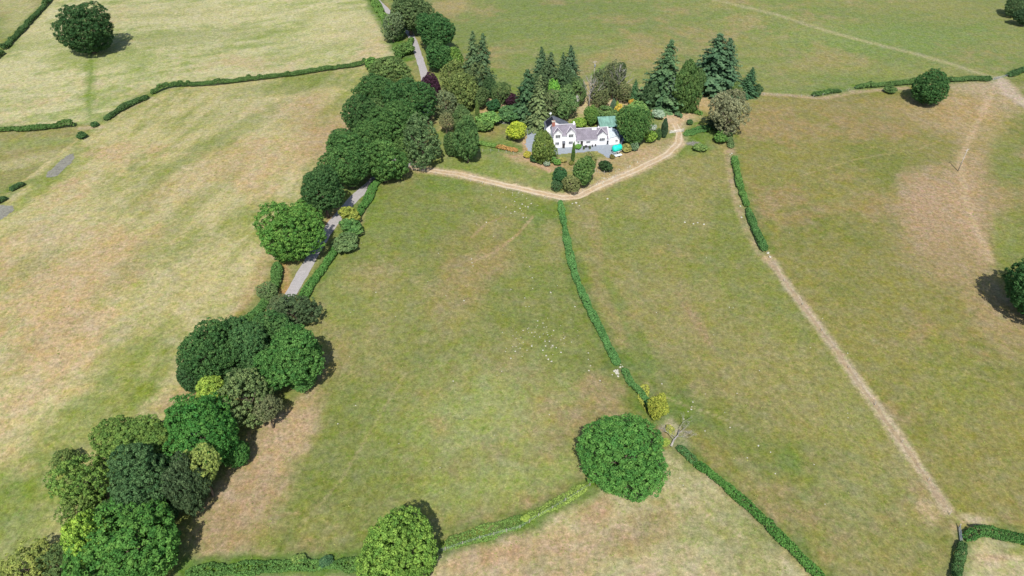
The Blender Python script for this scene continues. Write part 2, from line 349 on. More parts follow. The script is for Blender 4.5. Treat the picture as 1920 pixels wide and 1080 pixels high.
for pts, wd, c, s in [
 ([(765,313),(860,326),(950,347),(1055,371),(1120,350),(1190,320),(1250,290),(1274,268),(1276,248),(1262,228),(1245,212)], 4.2, EARTH, .95),
 ([(1440,482),(1470,525),(1540,618),(1590,688),(1640,758),(1690,828),(1740,900),(1775,955)], 2.8, (200,180,150), .95),
 ([(1368,285),(1376,340),(1388,385),(1406,430),(1427,470),(1440,487)], 3.6, (192,168,136), .9),
 ([(1366,240),(1372,290)], 3.0, (186,160,128), .8),
 ([(1340,0),(1400,14),(1460,28),(1550,58),(1640,82),(1720,102),(1790,122),(1860,145)], 3.2, (176,168,128), .75),
 ([(1860,175),(1830,235),(1800,300),(1810,370),(1830,430),(1860,490)], 2.2, (200,174,140), .6),
 ([(1875,150),(1900,180),(1960,215)], 7, (200,180,160), .8),
 ([(1000,405),(970,440),(930,470),(890,490)], 1.0, (186,160,122), .8), ([(940,408),(910,420),(885,445)], .8, (180,156,120), .7),
 ([(905,182),(925,192),(950,200),(985,215)], 2.5, (206,176,148), .9),
 ([(986,268),(986,285),(1000,302),(1030,320)], 2.2, (204,168,138), .8),
 ([(480,790),(420,900),(370,970)], .7, (188,164,126), .7), ([(370,1050),(440,1044),(500,1046)], 3.0, (190,166,132), .8),
 ([(375,1010),(450,980),(560,960)], .9, (182,158,122), .5),
 ([(1430,176),(1490,180),(1540,185),(1600,172),(1700,165)], 3, (192,168,138), .7),
 ([(1105,918),(1060,945),(1010,972),(975,993),(900,1014),(835,1035)], 1.6, (190,166,134), .7),
 ([(1270,838),(1300,872),(1330,895),(1400,960),(1480,1040),(1520,1080)], 1.6, (186,162,126), .7),
 ([(700,345),(685,385),(670,440)], 1.6, (190,162,130), .6),
 ([(525,495),(530,540),(540,560)], 5.0, (190,152,108), .9), ([(640,395),(620,420)], 4.0, (200,160,120), .9),
 ([(200,225),(240,205),(280,184)], 2.5, (190,174,140), .6), ([(150,240),(190,238)], 2.5, (200,180,148), .7),
 ([(150,258),(100,300),(30,350)], 1.2, (196,180,130), .7),
 ([(1165,690),(1220,760),(1240,800)], 3.0, (176,156,122), .5),
 ([(165,90),(172,130),(165,180),(170,215)], 1.0, (124,142,70), .7),
 ([(1215,730),(1205,715)], 2.5, (196,164,136), .7),
 ([(1250,790),(1270,815),(1275,830)], 3.2, (200,186,160), .7),
 ([(700,0),(715,30),(735,62),(748,90),(760,110)], 8.0, (92,128,56), .85),
 ([(836,1022),(880,1009),(930,993),(985,974)], 5.0, (98,128,58), .85), ([(985,974),(1020,956),(1060,936),(1098,914)], 4.5, (108,134,66), .85), ([(820,1012),(880,998),(940,978),(1000,948),(1060,918)], 2.0, (178,152,112), .6),
 ([(350,1070),(420,1066),(500,1060),(690,1057)], 5.0, (90,132,56), .9),
 ([(1240,742),(1290,762),(1345,780),(1400,806)], .6, (176,166,122), .7), ([(1080,470),(1180,520),(1260,600),(1330,700)], .5, (172,158,114), .5), ([(700,470),(760,520),(850,560),(940,560)], .5, (176,160,118), .5),
 ([(1560,560),(1640,640),(1740,690),(1900,720)], .6, (170,156,108), .5), ([(1500,330),(1600,300),(1720,280),(1800,250)], .8, (176,158,114), .5), ([(0,560),(120,470),(260,400)], .7, (206,192,150), .5), ([(160,640),(300,560),(430,470),(540,380)], .6, (206,192,150), .5),
 ([(900,90),(1040,110),(1180,86),(1400,96)], .9, (166,164,112), .5), ([(1000,1075),(1150,985),(1290,940),(1400,1010)], .6, (200,182,146), .6), ([(560,990),(640,900),(700,800),(760,700)], .6, (176,162,120), .5),
]: stroke(pts, wd, c, s)
nv = len(xs)
idx = np.arange(GX.size).reshape(GX.shape)
Q = np.stack([idx[:-1,:-1], idx[:-1,1:], idx[1:,1:], idx[1:,:-1]], -1).reshape(-1, 4)
gme = np_mesh('ground', np.stack([GX, GY, GZ], -1).reshape(-1, 3), Q, True)
ca = gme.color_attributes.new('turf', 'FLOAT_COLOR', 'POINT')
cc = np.ones((GX.size, 4), np.float32); cc[:, :3] = np.clip(Cc.reshape(-1, 3), 0, 1)
ca.data.foreach_set('color', cc.ravel())
def ground_mat(name, color=None, amp=1.0, fine=2.2):
    m, t, b = mat_new(name, .95, .08); N, L = t.nodes, t.links
    ge = N.new('ShaderNodeNewGeometry')
    if color is None:
        a = N.new('ShaderNodeAttribute'); a.attribute_name = 'turf'; src = a.outputs['Color']
    else:
        r = N.new('ShaderNodeRGB'); r.outputs[0].default_value = (*color, 1); src = r.outputs[0]
    def noise(scale, detail, rough=.6, stretch=None):
        n = N.new('ShaderNodeTexNoise'); n.inputs['Scale'].default_value = scale; n.inputs['Detail'].default_value = detail
        n.inputs['Roughness'].default_value = rough
        if stretch:
            mp = N.new('ShaderNodeMapping'); mp.inputs['Scale'].default_value = stretch; mp.inputs['Rotation'].default_value = (0, 0, R(-32))
            L.new(ge.outputs['Position'], mp.inputs[0]); L.new(mp.outputs[0], n.inputs['Vector'])
        else: L.new(ge.outputs['Position'], n.inputs['Vector'])
        return n.outputs[0]
    def mr(o, a0, a1, b0, b1):
        q = N.new('ShaderNodeMapRange'); L.new(o, q.inputs[0])
        for i, v in enumerate((a0, a1, b0, b1)): q.inputs[i+1].default_value = v
        return q.outputs[0]
    def mul(a_, b_):
        q = N.new('ShaderNodeMath'); q.operation = 'MULTIPLY'; L.new(a_, q.inputs[0]); L.new(b_, q.inputs[1]); return q.outputs[0]
    v = mr(noise(.9, 8, .72), .3, .7, 1-.36*amp, 1+.36*amp)
    v = mul(v, mr(noise(fine, 4, .8), .3, .7, 1-.20*amp, 1+.20*amp))
    v = mul(v, mr(noise(.35, 5, .6, (1, .5, 1)), .3, .7, 1-.07*amp, 1+.07*amp))
    v = mul(v, mr(noise(9.0, 2, .6), .3, .7, 1-.22*amp, 1+.22*amp))
    def tint(src_, fac, c):
        q = N.new('ShaderNodeMix'); q.data_type = 'RGBA'; q.blend_type = 'MULTIPLY'; L.new(fac, q.inputs['Factor']); L.new(src_, q.inputs['A']); q.inputs['B'].default_value = (*c, 1); return q.outputs['Result']
    if color is None:
        src = tint(src, mr(noise(.55, 9, .8), .50, .64, 0, .85), (1.28, 1.14, 1.36))
        src = tint(src, mr(noise(.8, 9, .8), .50, .64, 0, .95), (.70, .90, .58))
        src = tint(src, mr(noise(2.4, 6, .85), .56, .70, 0, .9), (.62, .78, .55))
    h = mr(noise(.5, 6, .7), .3, .7, (.503-.009*amp), (.503+.009*amp))
    hs = N.new('ShaderNodeHueSaturation'); L.new(src, hs.inputs['Color']); L.new(v, hs.inputs['Value']); L.new(h, hs.inputs['Hue'])
    L.new(mr(noise(.23, 6, .7), .3, .7, .85, 1.2), hs.inputs['Saturation'])
    L.new(hs.outputs[0], b.inputs['Base Color'])
    bp = N.new('ShaderNodeBump'); bp.inputs['Strength'].default_value = .5; bp.inputs['Distance'].default_value = .25
    L.new(noise(1.6, 6, .75), bp.inputs['Height']); L.new(bp.outputs[0], b.inputs['Normal'])
    return m
gnd = link('ground', gme, ground_mat('pasture turf'))
tag(gnd, kind='structure')

# ------------------------------------------------------------------ roads, tracks, yards as sheets lying on the ground
def resample(P, step):
    out = [P[0]]
    for a, b in zip(P[:-1], P[1:]):
        n = max(1, int((b-a).length/step))
        out += [a.lerp(b, (i+1)/n) for i in range(n)]
    for _ in range(4):
        out = [out[0]]+[(out[i-1]+out[i]*2+out[i+1])/4 for i in range(1, len(out)-1)]+[out[-1]]
    return out
def strip(name, pts, width, mat, lift=.03, rag=.15, cols=6, step=.7, off=0):
    rag *= 1.4
    P = resample([at(*p).xy.to_3d() for p in pts], step); V = []; n = cols+1; sd = len(pts)*7+int(width*10)
    rl = np.random.default_rng(sd).normal(0, 1, (2, len(P))); k = np.ones(4)/4
    rl = np.stack([np.convolve(r, k, 'same') for r in rl])
    for i, p in enumerate(P):
        t = (P[min(i+1, len(P)-1)]-P[max(i-1, 0)]).normalized(); s = Vector((t.y, -t.x, 0))
        a, b = off-width/2*(1+rag*rl[0, i]), off+width/2*(1+rag*rl[1, i])
        for j in range(n):
            q = p+s*(a+(b-a)*j/cols); V.append((q.x, q.y, float(hgt(q.x, q.y))+lift))
    Qd = [(i*n+j, i*n+j+1, (i+1)*n+j+1, (i+1)*n+j) for i in range(len(P)-1) for j in range(cols)]
    me = np_mesh(name, V, Qd, True)
    return tag(link(name, me, mat), kind='structure')
def area(name, poly, mat, lift=.03, step=.6, jit=.3, kind='structure'):
    P = [at(*p) for p in poly]
    x0, x1 = min(p.x for p in P), max(p.x for p in P); y0, y1 = min(p.y for p in P), max(p.y for p in P)
    X, Y = np.meshgrid(np.arange(x0-1, x1+1, step), np.arange(y0-1, y1+1, step), indexing='xy')
    nn = (vnoise(X, Y, 3, 77, 3)-.5)*jit*6
    ins = inpoly(X+nn, Y+nn[::-1, ::-1], [(p.x, p.y) for p in P])
    ids = np.arange(X.size).reshape(X.shape)
    keep = ins[:-1,:-1] & ins[1:,:-1] & ins[:-1,1:] & ins[1:,1:]
    Q_ = np.stack([ids[:-1,:-1], ids[:-1,1:], ids[1:,1:], ids[1:,:-1]], -1)[keep]
    V = np.stack([X, Y, hgt(X, Y)+lift], -1).reshape(-1, 3)
    u, inv = np.unique(Q_.ravel(), return_inverse=True)
    me = np_mesh(name, V[u], inv.reshape(-1, 4), True)
    return tag(link(name, me, mat), kind=kind)
ASPH = ground_mat('pale lane tarmac', tuple(lin((196,190,188))*KG), .35, 4)  # even pale base colour of the lane
DIRT = ground_mat('dry earth', tuple(lin((212,186,154))*KG), .7)
SOIL = ground_mat('pale worn soil', tuple(lin((186,164,132))*KG), .8)
GRAV = ground_mat('blue grey gravel', tuple(lin((176,184,192))*KG), .3, 6)
PONDM = ground_mat('cracked grey mud', tuple(lin((156,153,140))*KG), 1.0, 3)
strip('lane', [(120,1150),(210,1010),(310,880),(420,740),(495,630),(545,552),(572,505),(602,452),(632,408),(668,368),(695,345),(730,305),(765,262),(790,225),(801,195),(800,165),(795,138),(786,108),(776,78),(768,62),(752,45),(728,22),(708,2),(690,-20)], 3.4, ASPH, .035, .06, 4)
strip('track', [(768,313),(860,327),(950,348),(1055,371),(1085,369),(1120,350),(1190,320),(1250,290),(1272,268),(1274,252),(1266,232),(1245,214)], 2.6, DIRT, .03, .25)
strip('track', [(1441,484),(1470,527),(1540,619),(1590,689),(1640,759),(1690,829),(1740,901),(1772,952)], 1.1, SOIL, .03, .6, 3)
RUT = ground_mat('packed pale earth', tuple(lin((226,206,176))*KG), .5)
TP = [(772,314),(860,327),(950,348),(1055,371),(1085,369),(1120,350),(1190,320),(1250,290),(1272,268),(1274,252),(1266,232)]
for o_ in (-.95, .95): strip('wheel_rut', TP, .65, RUT, .045, .5, 2, .7, o_)
strip('path', [(905,182),(925,192),(950,200),(985,214)], 2.0, DIRT, .03, .2, 3)
area('yard', [(989,238),(1040,238),(1040,262),(1100,262),(1164,262),(1164,284),(1151,296),(1137,296),(1128,290),(1118,284),(1080,287),(1045,291),(1028,287),(990,285),(984,270)], GRAV, .034, .5, .12)
area('bare_ground', [(139,288),(128,290),(106,306),(84,328),(88,334),(108,330),(134,306),(142,294)], PONDM, .03, .5, .15)
area('bare_ground', [(-60,378),(-10,384),(24,385),(30,392),(8,410),(-20,420),(-60,425)], PONDM, .03, .5, .15)
area('terrace', [(926,222),(955,222),(958,232),(928,232)], GRAV, .03, .4, .1)

# ------------------------------------------------------------------ foliage building blocks
def cards(P, N_, size, aspect=1.0, g=rng):
    """leaf-sized rhombic faces at points P facing N_"""
    n = len(P); N_ = N_/np.linalg.norm(N_, axis=1, keepdims=True)
    t = g.normal(size=(n, 3)); t -= N_*(t*N_).sum(1, keepdims=True); t /= np.linalg.norm(t, axis=1, keepdims=True)
    b = np.cross(N_, t); s = size[:, None]*.5 if hasattr(size, '__len__') else np.full((n, 1), size*.5)
    k = g.uniform(.7, 1.3, (n, 1))
    V = np.stack([P+t*s*k*aspect, P+b*s, P-t*s/k*aspect, P-b*s*g.uniform(.6, 1.2, (n, 1))], 1)
    return V
def leaf_mesh(name, V, clump):
    n = len(V); me = np_mesh(name, V.reshape(-1, 3), np.arange(n*4).reshape(n, 4))
    a = me.attributes.new('clump', 'FLOAT', 'POINT'); a.data.foreach_set('value', np.repeat(clump, 4).astype(np.float32))
    me.materials.append(FOL); return me
def sph(n, g):
    v = g.normal(size=(n, 3)); return v/np.linalg.norm(v, axis=1, keepdims=True)
def clump_leaves(CP, CN, cr, per, leaf, g, jitter=.45, flat=.75):
    """per leaves on a small dome round each clump centre"""
    n = len(CP); d_ = sph(n*per, g); cn = np.repeat(CN, per, 0)
    dot = (d_*cn).sum(1, keepdims=True); d_ = np.where(dot < -.25, d_-2*dot*cn, d_)
    rr = np.repeat(cr, per)[:, None]*g.uniform(.55, 1.0, (n*per, 1))
    P = np.repeat(CP, per, 0)+d_*rr*np.array([1, 1, flat])
    Nn = d_+g.normal(size=d_.shape)*jitter
    return P, Nn
def broad(seed, nl=9, ncl=650, crad=.095, per=40, leaf=.045, lob=.5, dens=1.0, shape='round', gap=0.0, core=.66, far=(.30, .66), lr=(.26, .52)):
    g = np.random.default_rng(seed)
    LC = [np.array([0, 0, -.05])]; LR = [core]
    for i in range(nl):
        d_ = sph(1, g)[0]; d_[2] = d_[2]*.8+.1; LC.append(d_*g.uniform(*far)); LR.append(g.uniform(*lr)*lob/.5)
    LC = np.array(LC); LR = np.array(LR)
    pts = []; nor = []
    M = ncl*5
    k = g.choice(len(LR), M, p=LR**2/sum(LR**2)); d_ = sph(M, g); p = LC[k]+d_*LR[k, None]
    dd = np.linalg.norm(p[:, None]-LC[None], axis=2)-LR[None]; dd[np.arange(M), k] = 1
    ok = dd.min(1) > -.04
    p, d_ = p[ok], d_[ok]
    sel = []; md = crad*.95                                     # keep clumps apart so that gaps open between them
    cell = {}
    for i in range(len(p)):
        c = tuple((p[i]/md).astype(int)); good = True
        for a in (-1, 0, 1):
            for b in (-1, 0, 1):
                for e in (-1, 0, 1):
                    for j in cell.get((c[0]+a, c[1]+b, c[2]+e), ()):
                        if ((p[i]-p[j])**2).sum() < md*md: good = False
        if good: cell.setdefault(c, []).append(i); sel.append(i)
        if len(sel) >= ncl: break
    p, d_ = p[sel], d_[sel]
    if gap:
        q = g.random(len(p)) > gap; p, d_ = p[q], d_[q]
    p = p*g.uniform(.90, 1.06, (len(p), 1))
    qi = g.integers(0, len(p), int(len(p)*(.4 if gap else .9))); inner = p[qi]*g.uniform(.5, .88, (len(qi), 1)); p2 = np.concatenate([p, inner]); n2 = np.concatenate([d_, inner/np.linalg.norm(inner, axis=1, keepdims=True)])
    if shape == 'egg':
        z = p2[:, 2:3]; p2 = p2*np.concatenate([np.repeat(np.clip(1.05-.75*np.clip((z+.25)/1.25, 0, 1)**1.3, .2, 1.1), 2, 1), np.ones_like(z)*1.0], 1)
    elif shape == 'dome':
        p2[:, 2] = np.where(p2[:, 2] < 0, p2[:, 2]*.75, p2[:, 2])
    cr = crad*g.uniform(.75, 1.35, len(p2))
    P, Nn = clump_leaves(p2, n2, cr, per, leaf, g)
    ext = np.percentile(np.abs(P), 99.5, axis=0); sc_ = np.array([1/max(ext[0], ext[1])]*2+[1/np.percentile(np.abs(P[:, 2]), 99.7)])
    P = P*sc_*1.03
    V = cards(P, Nn, g.uniform(.7, 1.35, len(P))*leaf, 1.15, g)
    return leaf_mesh('crown', V, np.repeat(g.random(len(p2)), per))
def spruce(seed, lv=34, leaf=.085, droop=.22, prof=.8, base=.03, ragged=.25):
    """unit radius, unit height, tip at z=1"""
    g = np.random.default_rng(seed); PP = []; NN = []; CL = []; S = []
    for i in range(lv):
        z = base+(1-base)*(i/lv)**.92; r = (1-z)**prof*1.0*(.8+.35*math.sin(i*1.7+seed)**2)+.045; nb = int(8+16*(1-z))
        for k in range(nb):
            a = g.uniform(0, 2*math.pi); L_ = r*g.uniform(1-ragged*1.6, 1.05); m = max(4, int(L_/.045)); cl = g.random()
            for q in range(m):
                t = (q+.5)/m; wd = .10*(1-t*.5)*(.4+r)
                for _ in range(3):
                    off = g.normal(0, wd*.5)
                    x = math.cos(a)*L_*t-math.sin(a)*off; y = math.sin(a)*L_*t+math.cos(a)*off
                    zz = z-droop*.35*L_*t+.1*droop*L_*t*t+g.normal(0, .006)
                    PP.append((x, y, zz)); NN.append((math.cos(a)*.7+g.normal()*.4, math.sin(a)*.7+g.normal()*.4, .9)); CL.append(cl); S.append(leaf*(.55+.6*r)*g.uniform(.6, 1.3))
    PP = np.array(PP); P3 = PP.copy()
    V = cards(PP, np.array(NN), np.array(S), 1.35, g)
    V[:, :, 2] = PP[:, None, 2]+(V[:, :, 2]-PP[:, None, 2])*.32
    return leaf_mesh('crown', V, np.array(CL))
def trunk_mesh(seed, top=.35, r0=.07, limbs=7):
    g = random.Random(seed); m = MB(); zt = 1.0
    pts = [(0, 0, 0)]; 
    for i in range(1, 6): pts.append((g.uniform(-.03, .03)*i, g.uniform(-.03, .03)*i, i/5*zt))
    m.tube(pts, [r0*1.5, r0*1.05, r0*.9, r0*.75, r0*.55, r0*.35], 8)
    for k in range(limbs):
        a = k*2.4+g.uniform(-.3, .3); z = g.uniform(.45, .85); l = g.uniform(.4, .65)
        p0 = Vector((0, 0, z)); p1 = p0+Vector((math.cos(a)*l*.5, math.sin(a)*l*.5, .22)); p2 = p1+Vector((math.cos(a+.2)*l*.5, math.sin(a+.2)*l*.5, .25))
        m.tube([p0, p1, p2], [r0*.5, r0*.3, r0*.12], 5)
    return m.mesh('trunk', True)
def straight_trunk():
    m = MB(); m.tube([(0,0,0),(0,0,.3),(0,0,.97)], [.05,.035,.004], 7); return m.mesh('trunk', True)
BIG = [broad(s, 9+s % 4, 900, .075, 44, .034) for s in (1, 2, 3, 4, 5)]
RND = [broad(s, 12, 1000, .072, 44, .032, core=.74, far=(.36, .50), lr=(.40, .52)) for s in (61, 62, 63)]
MED = [broad(s, 8, 420, .11, 46, .052) for s in (11, 12, 13)]
AIRY = [broad(s, 12, 520, .085, 32, .044, gap=.2, lob=.55) for s in (21, 22, 23)]
BUSH = [broad(s, 6, 130, .19, 42, .12, shape='dome') for s in (31, 32)]
EGG = [broad(s, 4, 330, .11, 42, .060, shape='egg', lob=.42) for s in (41, 42)]
SPR = [spruce(51, 40, .075, .22, .72, ragged=.3), spruce(52, 38, .08, .3, .62, ragged=.35), spruce(53, 34, .08, .15, .8, ragged=.42)]
TRK = [trunk_mesh(s) for s in (1, 2)]
for t_ in TRK: t_.materials.append(BARK)
STR = straight_trunk(); STR.materials.append(BARK)
KL = 1.0
def fcol(c):
    q = lin(c)*1.66; gm = q.mean(); q = gm+(q-gm)*.88; q = q*np.array([1.14,1.0,.92]); return (float(q[0]), float(q[1]), float(q[2]), 1)
cnt = [0]
def tree(name, cat, cx, cy, wpx, hpx, kind, c, label, group=None, clear=.25):
    if 'yellow green tree left of the largest' in label: clear = .7
    if 'drooping' in label or 'low grey' in label: clear = 1.2
    """round crowned plant whose crown fills wpx x hpx pixels of the photograph"""
    cnt[0] += 1; g = random.Random(cnt[0]*13+7)
    if kind == 'round': clear = .08
    zc = 3.0
    if group and 'copse' in group or group == 'trees along the upper lane': wpx *= 1.12; hpx *= 1.12
    else: wpx *= 1.03; hpx *= 1.03
    for _ in range(6):
        p = at(cx, cy, zc); s = scale_at((p.x, p.y, p.z+zc)); th = depr((p.x, p.y, p.z+zc)); r_ = wpx/2/s
        q = (hpx/2/s)**2-(r_*math.sin(th))**2
        b = math.sqrt(max(q, 0))/math.cos(th); b = min(max(b, .55*r_), 2.6*r_)
        zc = b*(.98 if r_ < 3.2 else 1.0)+clear*r_*(0 if kind in ('bush', 'egg') else 1)
    lst = dict(round=RND, big=BIG, med=MED, airy=AIRY, bush=BUSH, egg=EGG)[kind]
    me = lst[cnt[0] % len(lst)]
    rz = g.uniform(0, 6.28)
    if kind == 'bush' and r_ < 1.9:
        o = link(name, me); o.location = (p.x, p.y, p.z+zc); o.scale = (r_, r_*g.uniform(.9, 1.1), b); o.rotation_euler[2] = rz
        o.color = fcol(c); tag(o, label, cat, group); return o
    e = empty(name, p, 0); tag(e, label, cat, group)
    o = link('crown', me, None, e); o.location = (0, 0, zc); o.scale = (r_, r_*g.uniform(.92, 1.08), b); o.rotation_euler[2] = rz; o.color = fcol(c)
    t = link('trunk', TRK[cnt[0] % 2], None, e); t.scale = (r_*.85, r_*.85, zc*1.05); t.rotation_euler[2] = rz; t.location.z = -.1
    return e
def conifer(name, cat, bx, by, ty, wpx, k, c, label, group=None, tx=None):
    """cone shaped tree standing at pixel (bx, by), tip at height ty in the photograph"""
    cnt[0] += 1; p = at(bx, by); s = scale_at(p); h = 5.0
    for _ in range(20):
        _, y, _d = project(p.x, p.y, p.z+h); h += (y-ty)/(s*math.cos(depr(p)))*.8
    r_ = wpx/2/s
    e = empty(name, p, random.uniform(0, 6.28)); tag(e, label, cat, group); e.rotation_euler[0] = random.gauss(0, .02); e.rotation_euler[1] = random.gauss(0, .02)
    if k == 'col':
        o = link('crown', EGG[cnt[0] % 2], None, e); o.location = (0, 0, h*.5); o.scale = (r_, r_, h*.5)
    elif k == 'eggy':
        o = link('crown', EGG[cnt[0] % 2], None, e); o.location = (0, 0, h*.51); o.scale = (r_, r_, h*.5)
    else:
        o = link('crown', SPR[k], None, e); o.scale = (r_, r_, h)
    o.color = fcol(c)
    t = link('trunk', STR, None, e); t.scale = (h*.35 if k not in ('col',) else r_, h*.35 if k not in ('col',) else r_, h*.9); t.location.z = -.1
    return e
def bare(name, bx, by, ty, spread, mat, label, seed=1, depth=4, group=None):
    p = at(bx, by); s = scale_at(p); h = 5.0
    for _ in range(20):
        _, y, _d = project(p.x, p.y, p.z+h); h += (y-ty)/(s*math.cos(depr(p)))*.8
    g = random.Random(seed); tr = MB(); br = MB()
    tr.tube([(0,0,-.1),(g.uniform(-.1,.1),0,h*.3),(g.uniform(-.2,.2),.1,h*.6),(0,0,h)], [h*.022,h*.017,h*.011,h*.002], 7)
    def grow(p0, d_, l, r, n):
        p1 = p0+d_*l*.5+Vector((g.uniform(-.1,.1), g.uniform(-.1,.1), .05))*l; p2 = p1+(d_+Vector((0,0,.3))).normalized()*l*.5
        br.tube([p0, p1, p2], [r, r*.7, r*.35], 4)
        if n:
            for _ in range(3):
                dd = (d_+Vector((g.uniform(-.8,.8), g.uniform(-.8,.8), g.uniform(-.1,.8)))).normalized()
                grow(p0.lerp(p2, g.uniform(.4, 1)), dd, l*.6, r*.5, n-1)
    for k in range(12):
        z = h*(.3+.6*k/12); a = k*2.4
        grow(Vector((0,0,z)), Vector((math.cos(a)*spread, math.sin(a)*spread, .7)).normalized(), h*.32*(1.15-k/14), h*.008+.02, depth-2)
    e = empty(name, p); tag(e, label, 'tree', group)
    tr.build('trunk', mat, e, True); br.build('branches', mat, e)
    return e
def hedge(pts, wd, ht, c, label, name='hedge', cat='hedge', group='field hedges', leaf=None, kind=None, rough=.34, dens=1.0, lift=.5, mixc=None):
    stroke(pts, wd+2.6, (112,134,66), .55, noise=2.2)
    P3 = [at(p[0], p[1], ht*lift) for p in pts]; P = resample([p.xy.to_3d() for p in P3], .42)
    if len(P) < 3: P = [P[0], (P[0]+P[-1])/2, P[-1]]
    seed = int(abs(pts[0][0]*3+pts[0][1]*7)) % 9999; g = np.random.default_rng(seed)
    s = scale_at(P3[0]); leaf = leaf or min(.42, max(.26, 2.0/s))
    A = np.array([[p.x, p.y] for p in P]); T = np.gradient(A, axis=0); T /= np.linalg.norm(T, axis=1, keepdims=True)+1e-9
    S = np.stack([T[:, 1], -T[:, 0]], 1); n = len(A); u = np.arange(n)*.42
    hn = ht*(1+rough*(2*vnoise(u, u*0, 5, seed, 3)-1)*1.3); wn_ = wd*(1+rough*(2*vnoise(u, u*0+9, 4, seed+1, 3)-1)*1.3)
    hn *= 1+.55*smooth(.60, .72, vnoise(u, u*0+21, 3.2, seed+8, 2)); wn_ *= 1-.4*smooth(.62, .74, vnoise(u, u*0+31, 6, seed+9, 2))
    endt = np.clip(np.minimum(np.arange(n), np.arange(n)[::-1])/3+.45, 0, 1); hn *= endt**.7; wn_ *= endt
    CP = []; CN = []
    k = max(5, int((wd+ht)*2.2*dens))
    for j in range(k):
        th = math.pi*(j+.5)/k; i_ = np.arange(n)
        off = -np.cos(th+g.normal(0, .12, n)); up = np.sin(th)
        so = np.sign(off)*np.abs(off)**.7; z = hn*(.22+.62*up**.5)
        xy = A+S*(so*wn_*.5*.8)[:, None]+T*g.uniform(-.2, .2, (n, 1))
        CP.append(np.concatenate([xy, (hgt(xy[:, 0], xy[:, 1])+z)[:, None]], 1))
        CN.append(np.concatenate([S*off[:, None], np.full((n, 1), up+.15)], 1))
    CP = np.concatenate(CP); CN = np.concatenate(CN); CN /= np.linalg.norm(CN, axis=1, keepdims=True)
    per = 14 if s > 5 else 10
    Pp, Nn = clump_leaves(CP, CN, g.uniform(.22, .42, len(CP))*max(1, min(wd, ht)/1.7), per, leaf, g)
    V = cards(Pp, Nn, g.uniform(.7, 1.3, len(Pp))*leaf, 1.2, g)
    o0 = P3[0]; V -= np.array([o0.x, o0.y, o0.z])
    long_ = np.repeat(vnoise(np.tile(u, k), np.tile(u*0+3, k), 7, seed+5, 3), per)
    cl = np.clip(.5*np.repeat(g.random(len(CP)), per)+(long_-.25)*1.0, 0, 1)
    o = link(name, leaf_mesh(name, V, cl)); o.location = o0; o.color = fcol(c)
    return tag(o, label, cat, group, kind)

# ------------------------------------------------------------------ trees (photo pixels: crown centre, crown size)
T = 'trees of the left copse'
D1, D2, D3 = (44,78,44), (50,92,46), (58,102,46)
def bt(*a, g=None, n='broadleaf_tree'): return tree(n, 'tree', *a, group=g)
bt(160,54,98,84,'round',(38,74,40),'lone dark green oak standing in the straw field at top left')
bt(1743,163,72,62,'round',(44,86,44),'round dark green tree rising out of the far hedge on the right')
bt(1958,540,138,120,'round',(40,82,42),'dark green tree cut off by the right edge, its shadow on bare grass',n='oak_tree')
bt(1165,856,162,142,'round',(52,106,44),'large round green oak standing alone at the corner of three fields',n='oak_tree')
bt(752,1036,160,156,'round',(80,124,46),'big yellow green oak cut off by the bottom edge beside the ditch',n='oak_tree')
bt(541,436,124,110,'round',(62,112,44),'broad bright green tree shading the lane, left of the road bend')
G1 = 'trees along the upper lane'
bt(1000,166,44,60,'med',(56,84,52),'dark bushy tree low between the leftmost spires')
bt(1028,150,44,60,'airy',(64,92,60),'feathery green filler tree under the second spire')
bt(1062,158,48,56,'med',(54,84,54),'dark green tree at the foot of the rightmost spires')
bt(1030,196,44,50,'airy',(82,104,68),'grey green tree directly behind the brick chimney')
bt(1130,158,44,50,'airy',(70,90,62),'loose dark tree left of the dark olive pine')
bt(1170,170,40,34,'airy',(84,100,64),'thin olive tree right of the grey leafless one')
bt(1226,172,44,48,'med',(54,86,54),'dark green tree at the left foot of the tall spiky spruce')
bt(1310,152,40,50,'med',(62,96,52),'rounded green tree between dense conifer and tall wide spruce')
bt(1376,166,28,24,'med',(74,106,54),'light green small tree left of the corner conifer')
bt(890,140,50,56,'airy',(74,98,60),'olive tree in front of the twin spruces')
bt(898,182,40,36,'med',(64,92,52),'dark olive tree right of the driveway top')
bt(836,224,30,30,'airy',(96,110,74),'low grey green tree on the dry ground below the willow')
bt(846,268,36,44,'med',(60,96,52),'bushy tree left of the tall dense one by the lawn')
bt(606,358,76,84,'big',(44,82,44),'dark blue green tree behind the broad bright one by the lane',g=G1)
bt(652,302,92,84,'big',(52,94,46),'green tree between the dark blue green one and the field gate',g=G1)
bt(716,298,78,72,'med',(56,98,46),'leafy tree just left of the pale gate where the track starts',g=G1)
bt(700,262,90,70,'big',(52,92,44),'green tree behind the leafy one left of the track gate',g=G1)
bt(676,214,76,72,'big',(46,84,44),'dark tree on the straw field edge, widest of the lane belt',g=G1)
bt(742,232,92,76,'big',(50,90,44),'tall dark tree around the small lime green crown',g=G1)
bt(704,168,80,60,'big',(50,90,46),'dark green tree west of the lane below the field hedge',g=G1)
bt(768,190,88,70,'big',(44,86,44),'dark rounded tree touching the lane left of the purple beech',g=G1)
bt(730,134,84,48,'med',(70,100,52),'olive green tree at the upper end of the belt beside the pale lane',g=G1)
bt(756,232,30,38,'med',(112,150,44),'small lime green crown inside the dark belt of trees',g=G1)
bt(790,262,78,78,'airy',(66,98,60),'ivy covered tree with bare twigs right above the track gate',g=G1)
bt(758,276,44,42,'med',(62,100,50),'bushy green tree tucked left of the ivy covered one',g=G1)
bt(812,165,42,52,'med',(52,34,46),'purple leaved beech beside the pale lane',n='copper_beech')
bt(837,192,48,48,'airy',(86,108,76),'grey green willow below the purple beech')
